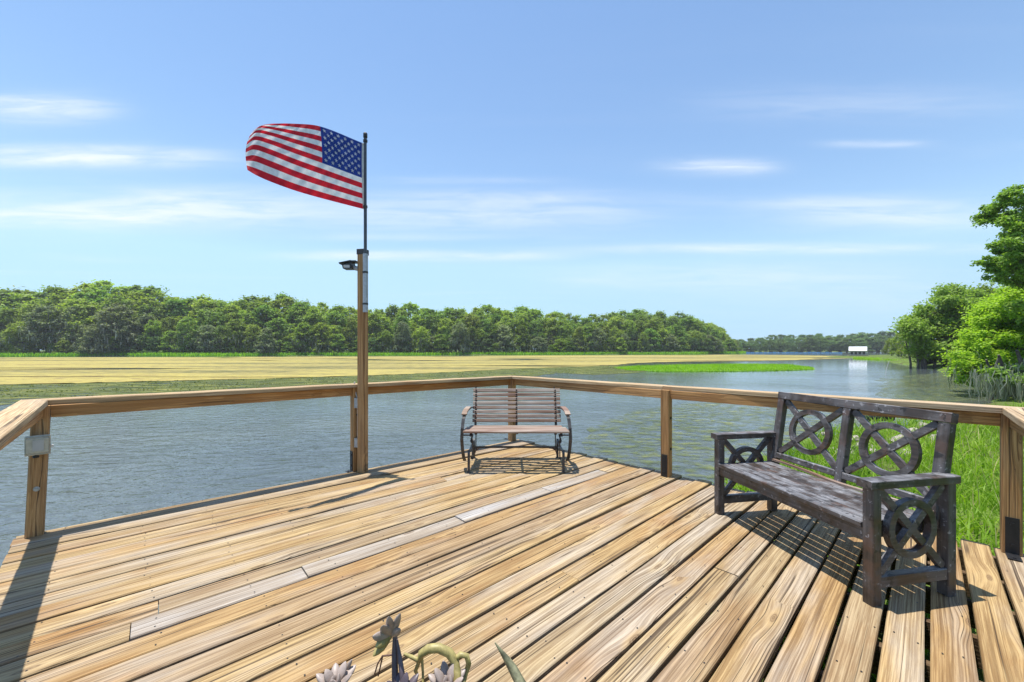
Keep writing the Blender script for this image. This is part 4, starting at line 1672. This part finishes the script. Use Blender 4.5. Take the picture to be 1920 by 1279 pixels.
for j in (0.02, .98):
    mb = MB()
    p = flag_pt(0, j)
    mb.tube([p + Vector((.008, -.004, 0)), p + Vector((.020, -.006, 0)), p + Vector((.042, .0, 0))], .005, 6)
    mb.build('snap_hook', 'galvanised', flag)


# ------------------------------------------------------------------ garden bench with rings and crosses
e1 = Vector((.177, -.984))
GB = (2.035, 2.725)
rz = math.atan2(-.984, .177)
gb = thing('garden_bench', 'dark weathered garden bench with ring and cross panels, right side of the deck', 'bench', (GB[0], GB[1], 0), rz)
# local frame: X along the bench (towards the camera), Y to the back, Z up
HL, DP = .612, .275          # half length, half depth
LEG = .056
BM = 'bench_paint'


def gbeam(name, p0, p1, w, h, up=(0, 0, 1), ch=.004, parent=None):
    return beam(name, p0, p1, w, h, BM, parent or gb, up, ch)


def cross_panel(name, origin, ux, W_, H_, ring_r, bw, th):
    """X of two crossing flat bars and a ring, in the plane spanned by ux and a nearly vertical axis"""
    ux = Vector(ux).normalized()
    up = Vector(origin[1]).normalized()
    nrm = up.cross(ux).normalized()
    M = Matrix((ux, nrm, up)).transposed().to_4x4()
    M.translation = Vector(origin[0])
    mb = MB()
    ang = math.atan2(H_, W_)
    D = math.hypot(W_, H_) / 2
    for s, (dy, k) in ((1, (0, 1)), (-1, (.0012, 1))):
        Mr = Matrix.Rotation(-s * ang, 4, 'Y')
        Mr.translation = Vector((0, dy, 0))
        mb.box(-D + .012, D - .012, -th / 2, th / 2, -bw / 2, bw / 2, 0, Mr)
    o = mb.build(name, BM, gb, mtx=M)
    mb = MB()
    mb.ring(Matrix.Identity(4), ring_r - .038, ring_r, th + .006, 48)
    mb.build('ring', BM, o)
    return o


ARM_Z, SEAT_Z, TOP_Z = .655, .420, .985
LEAN = .085
for sx in (-1, 1):
    x = sx * (HL - LEG / 2)
    gbeam('leg', (x, -DP + LEG / 2, 0), (x, -DP + LEG / 2, ARM_Z - .045), LEG, LEG, (0, 1, 0))
    gbeam('leg', (x, DP - LEG / 2, 0), (x, DP - LEG / 2, ARM_Z - .045), LEG, LEG, (0, 1, 0))
    gbeam('arm', (x, -DP - .022, ARM_Z - .0215), (x, DP + .012, ARM_Z - .0215), .078, .043)
    gbeam('side_rail', (x, -DP + LEG + .001, .12), (x, DP - LEG - .001, .12), .046, .062)
    Wp, Hp = 2 * DP - 2 * LEG, ARM_Z - .045 - .151
    cross_panel('side_cross', ((x, 0, .151 + Hp / 2), (0, 0, 1)), (0, 1, 0), Wp, Hp, .158, .038, .028)
# seat: frame and planks
gbeam('seat_frame', (-HL + LEG + .002, -DP + .022, SEAT_Z - .062), (HL - LEG - .002, -DP + .022, SEAT_Z - .062), .028, .068)
gbeam('seat_frame', (-HL + LEG + .002, DP - .075, SEAT_Z - .062), (HL - LEG - .002, DP - .075, SEAT_Z - .062), .028, .068)
for sx in (-1, 1):
    x = sx * (HL - LEG - .02)
    gbeam('seat_frame', (x, -DP + .038, SEAT_Z - .062), (x, DP - .091, SEAT_Z - .062), .030, .066)
npl = 6
pw = (2 * DP - .075) / npl
for k in range(npl):
    y = -DP - .012 + (k + .5) * pw
    hl = HL - LEG - .002 if k > 0 else HL - LEG - .002
    gbeam('seat_plank', (-hl, y, SEAT_Z - .014), (hl, y, SEAT_Z - .014), pw - .009, .027, (0, 0, 1), .003)
# curled pale edge strip at the back of the seat
mb = MB()
mb.sweep([(-HL + LEG + .004 + (2 * HL - 2 * LEG - .008) * t, DP - .070 + .008 * math.sin(t * 9), SEAT_Z + .010 + .006 * math.sin(t * 7 + 1)) for t in np.linspace(0, 1, 16)],
         .030, .014, (0, 0, 1))
mb.build('edge_strip', 'slat_timber', gb)
# back
BY0, BY1 = DP - .035, DP - .035 + LEAN
zb0 = SEAT_Z + .030


def bk(z_):
    return BY0 + (BY1 - BY0) * (z_ - zb0) / (TOP_Z - zb0)


upv = Vector((0, BY1 - BY0, TOP_Z - zb0)).normalized()
inx = HL - LEG - .012 + .030
ST = .058
for x in (-inx + ST / 2, 0, inx - ST / 2):
    w_ = ST if x else .052
    gbeam('back_stile', (x, bk(zb0 - .10), zb0 - .10), (x, bk(TOP_Z - .0585), TOP_Z - .0585), .050, w_, (1, 0, 0))
gbeam('back_rail', (-inx - .002, bk(TOP_Z - .029), TOP_Z - .029), (inx + .002, bk(TOP_Z - .029), TOP_Z - .029), .050, .058, upv)
for s in (-1, 1):
    xa = s * .0265
    xb = s * (inx - ST - .0005)
    gbeam('back_rail', (min(xa, xb), bk(zb0 + .022), zb0 + .022), (max(xa, xb), bk(zb0 + .022), zb0 + .022), .046, .044, upv)
    cx = (xa + xb) / 2
    Wp = abs(xb - xa)
    z0, z1 = zb0 + .044, TOP_Z - .058
    zc = (z0 + z1) / 2
    cross_panel('back_cross', ((cx, bk(zc), zc), tuple(upv)), (1, 0, 0), Wp, (z1 - z0), .170, .040, .022)

# ------------------------------------------------------------------ glider bench
GL = (.045, 4.63)
gl = thing('glider_bench', 'slatted glider bench with curved steel arms in the far deck corner', 'glider bench', (GL[0], GL[1], 0), 0)
# local: X along, -Y towards the camera
SW = .545
r = np.random.default_rng(41)
for s in (-1, 1):
    x = s * .515
    # base stand: two legs, foot rail and hanger plates
    for (y, nm) in ((-.28, 'leg'), (.30, 'leg')):
        mb = MB()
        mb.sweep([(x, y, 0.004), (x, y * 1.0, .20), (x, y * .93, .235)], .026, .020, (0, 1, 0))
        mb.sweep([(x - .022, y, .004), (x + .022, y, .004)], .035, .008, (0, 0, 1))
        mb.build(nm, 'steel_dark', gl)
    mb = MB()
    mb.sweep([(x, -.27, .225), (x, -.1, .205), (x, .1, .205), (x, .29, .225)], .024, .018, (0, 0, 1))
    mb.build('stand_rail', 'steel_dark', gl)
    for y in (-.20, .24):
        mb = MB()
        mb.sweep([(x - s * .030, y, .12), (x - s * .030, y + .02, .28), (x - s * .03, y + .012, .335)], .010, .040, (0, 1, 0))
        mb.tube([(x - s * .045, y, .135), (x - s * .012, y, .135)], .012, 8)
        mb.tube([(x - s * .045, y + .015, .31), (x - s * .012, y + .015, .31)], .012, 8)
        mb.build('swing_link', 'steel_dark', gl)
    # brace of the stretcher
    mb = MB()
    mb.sweep([(x - s * .012, .24, .06), (x - s * .03, .235, .11), (x - s * .08, .23, .148)], .014, .012, (0, 1, 0))
    mb.build('brace', 'rusty_steel', gl)
    # seat side frame: bar below the seat, going up into the back
    xs_ = s * .49
    mb = MB()
    mb.sweep([(xs_, -.31, .40), (xs_, -.27, .425), (xs_, 0, .40), (xs_, .17, .385), (xs_, .235, .40), (xs_, .265, .47), (xs_, .32, .66), (xs_, .365, .81), (xs_, .375, .845)],
             .008, .028, (1, 0, 0))
    mb.tube([(xs_ - .006, .376, .842), (xs_ - .006, .378, .868)], [.007, .010], 8)
    mb.build('side_frame', 'steel_dark', gl)
    # curved arm hoop
    xa = s * .575
    mb = MB()
    P = [(xa - s * .065, .315, .62), (xa - s * .03, .22, .635), (xa - s * .005, .05, .630), (xa, -.14, .615), (xa + s * .004, -.235, .575), (xa + s * .010, -.285, .48),
         (xa + s * .016, -.285, .36), (xa + s * .014, -.235, .24), (xa + s * .008, -.17, .13), (xa + s * .002, -.12, .085)]
    mb.sweep(P, .012, .034, (1, 0, 0))
    mb.build('arm_hoop', 'steel_dark', gl)
    mb = MB()
    mb.sweep([(xa - s * .012, .16, .648), (xa - s * .004, 0, .646), (xa, -.13, .634), (xa, -.20, .615)], .058, .016, (0, 0, 1))
    mb.build('armrest', 'slat_timber', gl)
    mb = MB()
    mb.sweep([(xs_, -.25, .40), (xa + s * .012, -.275, .405)], .02, .012, (0, 0, 1))
    mb.sweep([(xs_, -.08, .375), (xs_ + s * .02, -.10, .30), (x - s * .03, -.19, .30)], .018, .012, (0, 1, 0))
    mb.build('arm_bracket', 'steel_dark', gl)
mb = MB()
mb.sweep([(-.50, .235, .150), (0, .235, .152), (.50, .235, .150)], .016, .022, (0, 0, 1))
mb.build('stretcher', 'steel_dark', gl)
mb = MB()
mb.sweep([(0.01, -.27, .418), (0.01, 0, .392), (0.01, .17, .378), (0.01, .235, .392), (0.01, .265, .47), (0.01, .32, .66), (0.01, .365, .81)], .008, .026, (1, 0, 0))
mb.build('centre_strap', 'steel_dark', gl)
# slats
smesh = {}


def slat(L, w, th, p, tilt):
    key = (round(L, 3), w)
    if key not in smesh:
        m_ = MB()
        m_.box(0, L, -w / 2, w / 2, -th / 2, th / 2, .004)
        smesh[key] = m_.mesh('slat')
        smesh[key].materials.append(MATS['slat_timber'])
    M = Matrix.Translation(Vector(p)) @ Matrix.Rotation(tilt, 4, 'X')
    return link('slat', smesh[key], None, gl, mtx=M)


bolts = []
for k in range(6):          # seat, front to back
    y = -.285 + k * .086
    z_ = .447 - .006 * k
    L = 1.15 if k < 4 else 1.09
    slat(L, .058, .022, (-L / 2, y, z_), R(-3) if k else R(12))
for k in range(8):          # back, bottom to top
    t = k / 7
    y = .240 + .118 * t + .004
    z_ = .475 + .355 * t
    L = 1.075
    tilt = R(72)
    slat(L, .038, .018, (-L / 2 + .012, y - .012, z_), tilt)
    for bx_ in (-.49, .01, .49):
        bolts.append((bx_, y - .025, z_ + .002))
mb = MB()
for (x, y, z_) in bolts:
    mb.tube([(x, y - .004, z_), (x, y + .006, z_)], .010, 6)
tag(mb.build('bolts', 'steel_black', gl), kind='stuff')

# ------------------------------------------------------------------ succulents at the camera's feet
stand = thing('plant_stand', 'small timber stand carrying the pot of succulents', 'stand', (-.14, .47, 0))
mb = MB()
mb.box(-.17, .17, -.15, .15, .535, .565, .004)
mb.build('top', 'deck_timber', stand)
for sx in (-1, 1):
    for sy in (-1, 1):
        beam('leg', (sx * .14, sy * .12, 0), (sx * .14, sy * .12, .534), .035, .035, 'post_timber', stand, (0, 1, 0))
pot = thing('potted_succulent', 'pale rosette succulent with arching stems in a pot at the bottom edge', 'plant', (-.14, .47, .5655))
mb = MB()
prof = [(.0, .0), (.085, .0), (.115, .17), (.125, .172), (.125, .20), (.108, .20), (.104, .17), (0, .165)]
n = 28
vs, fs = [], []
for (rr_, zz) in prof:
    for k in range(n):
        vs.append((rr_ * math.cos(2 * math.pi * k / n), rr_ * math.sin(2 * math.pi * k / n), zz))
for i in range(len(prof) - 1):
    for k in range(n):
        fs.append((i * n + k, i * n + (k + 1) % n, (i + 1) * n + (k + 1) % n, (i + 1) * n + k))
mb.add(vs, fs, True)
mb.build('pot', 'terracotta', pot)
PO = Vector((-.14, .47, .5655))


def at(px, py, y):
    return Vector(((px - 960) * y / 750, y, CAM_H + (655 - py) * y / 750)) - PO


def fleshy(mb, base, tip, wid, thick, nrm, curl=.15):
    """one thick pointed leaf"""
    ax = (tip - base)
    L = ax.length
    ax.normalize()
    side = ax.cross(nrm).normalized()
    n_ = side.cross(ax).normalized()
    rings = []
    for t, k in ((0, .35), (.25, .8), (.55, 1.0), (.8, .72), (.94, .34), (1.0, .03)):
        c = base + ax * L * t + n_ * curl * L * (t * t)
        rings.append([c + side * (wid * k * math.cos(u)) + n_ * (thick * k * math.sin(u)) for u in np.arange(8) * math.pi / 4])
    vs, fs = [], []
    for rg in rings:
        vs += rg
    for i in range(5):
        for k in range(8):
            fs.append((i * 8 + k, i * 8 + (k + 1) % 8, (i + 1) * 8 + (k + 1) % 8, (i + 1) * 8 + k))
    mb.add(vs, fs, True)


def rosette(c, axis, rad, n1, seed, mat='succulent'):
    r = np.random.default_rng(seed)
    axis = Vector(axis).normalized()
    a = axis.orthogonal().normalized()
    b = axis.cross(a)
    for lay, (cnt, sp, ln) in enumerate(((n1, 1.0, 1.0), (n1 - 1, .65, .85), (3, .28, .6))):
        for k in range(cnt):
            u = 2 * math.pi * (k + lay * .4 + r.uniform(-.12, .12)) / cnt
            d = (a * math.cos(u) + b * math.sin(u)) * sp + axis * (1.05 - sp * .75)
            d.normalize()
            mb = MB()
            fleshy(mb, c + d * rad * .10, c + d * rad * ln * r.uniform(.85, 1.1), rad * .20, rad * .085, axis, .10)
            mb.build('leaf', mat, pot)


# tall flower head leaf by leaf, from left to right
yy = .60
c0 = at(733, 1192, yy)
for (tx, ty, wd, m_) in ((697, 1193, .0075, 'succulent'), (718, 1170, .0095, 'succulent'), (731, 1152, .0070, 'succulent'), (753, 1147, .0055, 'succulent'),
                         (753, 1178, .0060, 'succulent'), (703, 1214, .0070, 'succulent_stem'), (699, 1231, .0065, 'succulent_stem')):
    mb = MB()
    fleshy(mb, c0, at(tx, ty, yy - .02), wd, .0035, Vector((0, -1, .4)), .05)
    mb.build('leaf', m_, pot)
mb = MB()
mb.tube([at(741, 1192, yy), at(740, 1225, yy - .005), at(741, 1279, yy - .02), at(745, 1420, yy - .05)], [.0035, .0045, .005, .006], 8)
mb.build('stem', 'succulent_dark', pot)
mb = MB()
mb.tube([at(744, 1200, yy - .004), at(750, 1235, yy - .01), at(757, 1285, yy - .03), at(760, 1420, yy - .05)], [.002, .0035, .0045, .005], 8)
mb.build('stem', 'succulent_dark', pot)
mb = MB()
mb.tube([at(757, 1226, yy), at(772, 1232, yy), at(784, 1238, yy), at(790, 1226, yy), at(803, 1217, yy), at(822, 1215, yy), at(842, 1224, yy), at(853, 1240, yy),
         at(857, 1262, yy - .01), at(858, 1300, yy - .02), at(850, 1420, yy - .05)], [.002, .003, .004, .0058, .0066, .0068, .0068, .0065, .006, .006, .006], 10)
mb.build('stem', 'succulent_stem', pot)
mb = MB()
mb.tube([at(853, 1236, yy), at(863, 1227, yy), at(875, 1230, yy), at(879, 1245, yy), at(872, 1266, yy), at(866, 1290, yy - .02), at(860, 1420, yy - .05)],
        [.003, .004, .0042, .004, .004, .004, .004], 8)
mb.build('stem', 'succulent_stem', pot)
mb = MB()
mb.tube([at(790, 1228, yy), at(783, 1248, yy), at(779, 1258, yy), at(783, 1266, yy)], [.003, .003, .003, .002], 6)
mb.tube([at(791, 1232, yy), at(793, 1262, yy), at(793, 1300, yy - .02), at(795, 1420, yy - .05)], [.0025, .002, .002, .002], 6)
mb.build('stem', 'succulent_stem', pot)
mb = MB()
mb.tube([at(735, 1228, yy), at(717, 1230, yy), at(708, 1245, yy), at(702, 1265, yy)], [.0015, .0014, .0012, .001], 5)
mb.tube([at(717, 1232, yy), at(713, 1250, yy), at(709, 1268, yy)], [.0012, .0012, .001], 5)
mb.build('stem', 'rusty_steel', pot)
mb = MB()
mb.tube([at(928, 1205, yy - .03), at(940, 1222, yy - .03), at(950, 1236, yy - .03), at(962, 1255, yy - .03), at(978, 1285, yy - .04), at(985, 1420, yy - .07)],
        [.0008, .0028, .0048, .0068, .0085, .009], 8)
mb.build('leaf', 'succulent_green', pot)
rosette(at(840, 1292, yy - .02), (0, -.25, 1), .036, 6, 3)
rosette(at(628, 1290, yy - .02), (.1, -.2, 1), .036, 6, 4)
rosette(at(750, 1312, yy - .04), (0, -.3, 1), .034, 6, 5, 'succulent_dark')
mb = MB()
mb.tube([at(648, 1262, yy), at(655, 1245, yy), at(660, 1237, yy)], [.003, .0035, .001], 6)
mb.build('leaf', 'succulent', pot)
mb = MB()
mb.tube([(0, 0, .155), (0, 0, .168)], .103, 20)
mb.build('soil', 'soil', pot)

# ------------------------------------------------------------------ thin summer haze over the lake
hz = bpy.data.materials.new('haze')
hz.use_nodes = True
hz.node_tree.nodes.clear()
ht = NT(hz.node_tree)
pv = ht.n('ShaderNodeVolumePrincipled')
pv.inputs['Color'].default_value = (.93, .96, 1.0, 1)
pv.inputs['Density'].default_value = 0.00030
pv.inputs['Anisotropy'].default_value = 0.2
ho = ht.n('ShaderNodeOutputMaterial')
ht.link(pv.outputs[0], ho.inputs['Volume'])
MATS['haze'] = hz
mb = MB()
mb.box(-950, 950, -70, 950, -4.0, 32.0)
tag(mb.build('haze', 'haze'), kind='stuff')
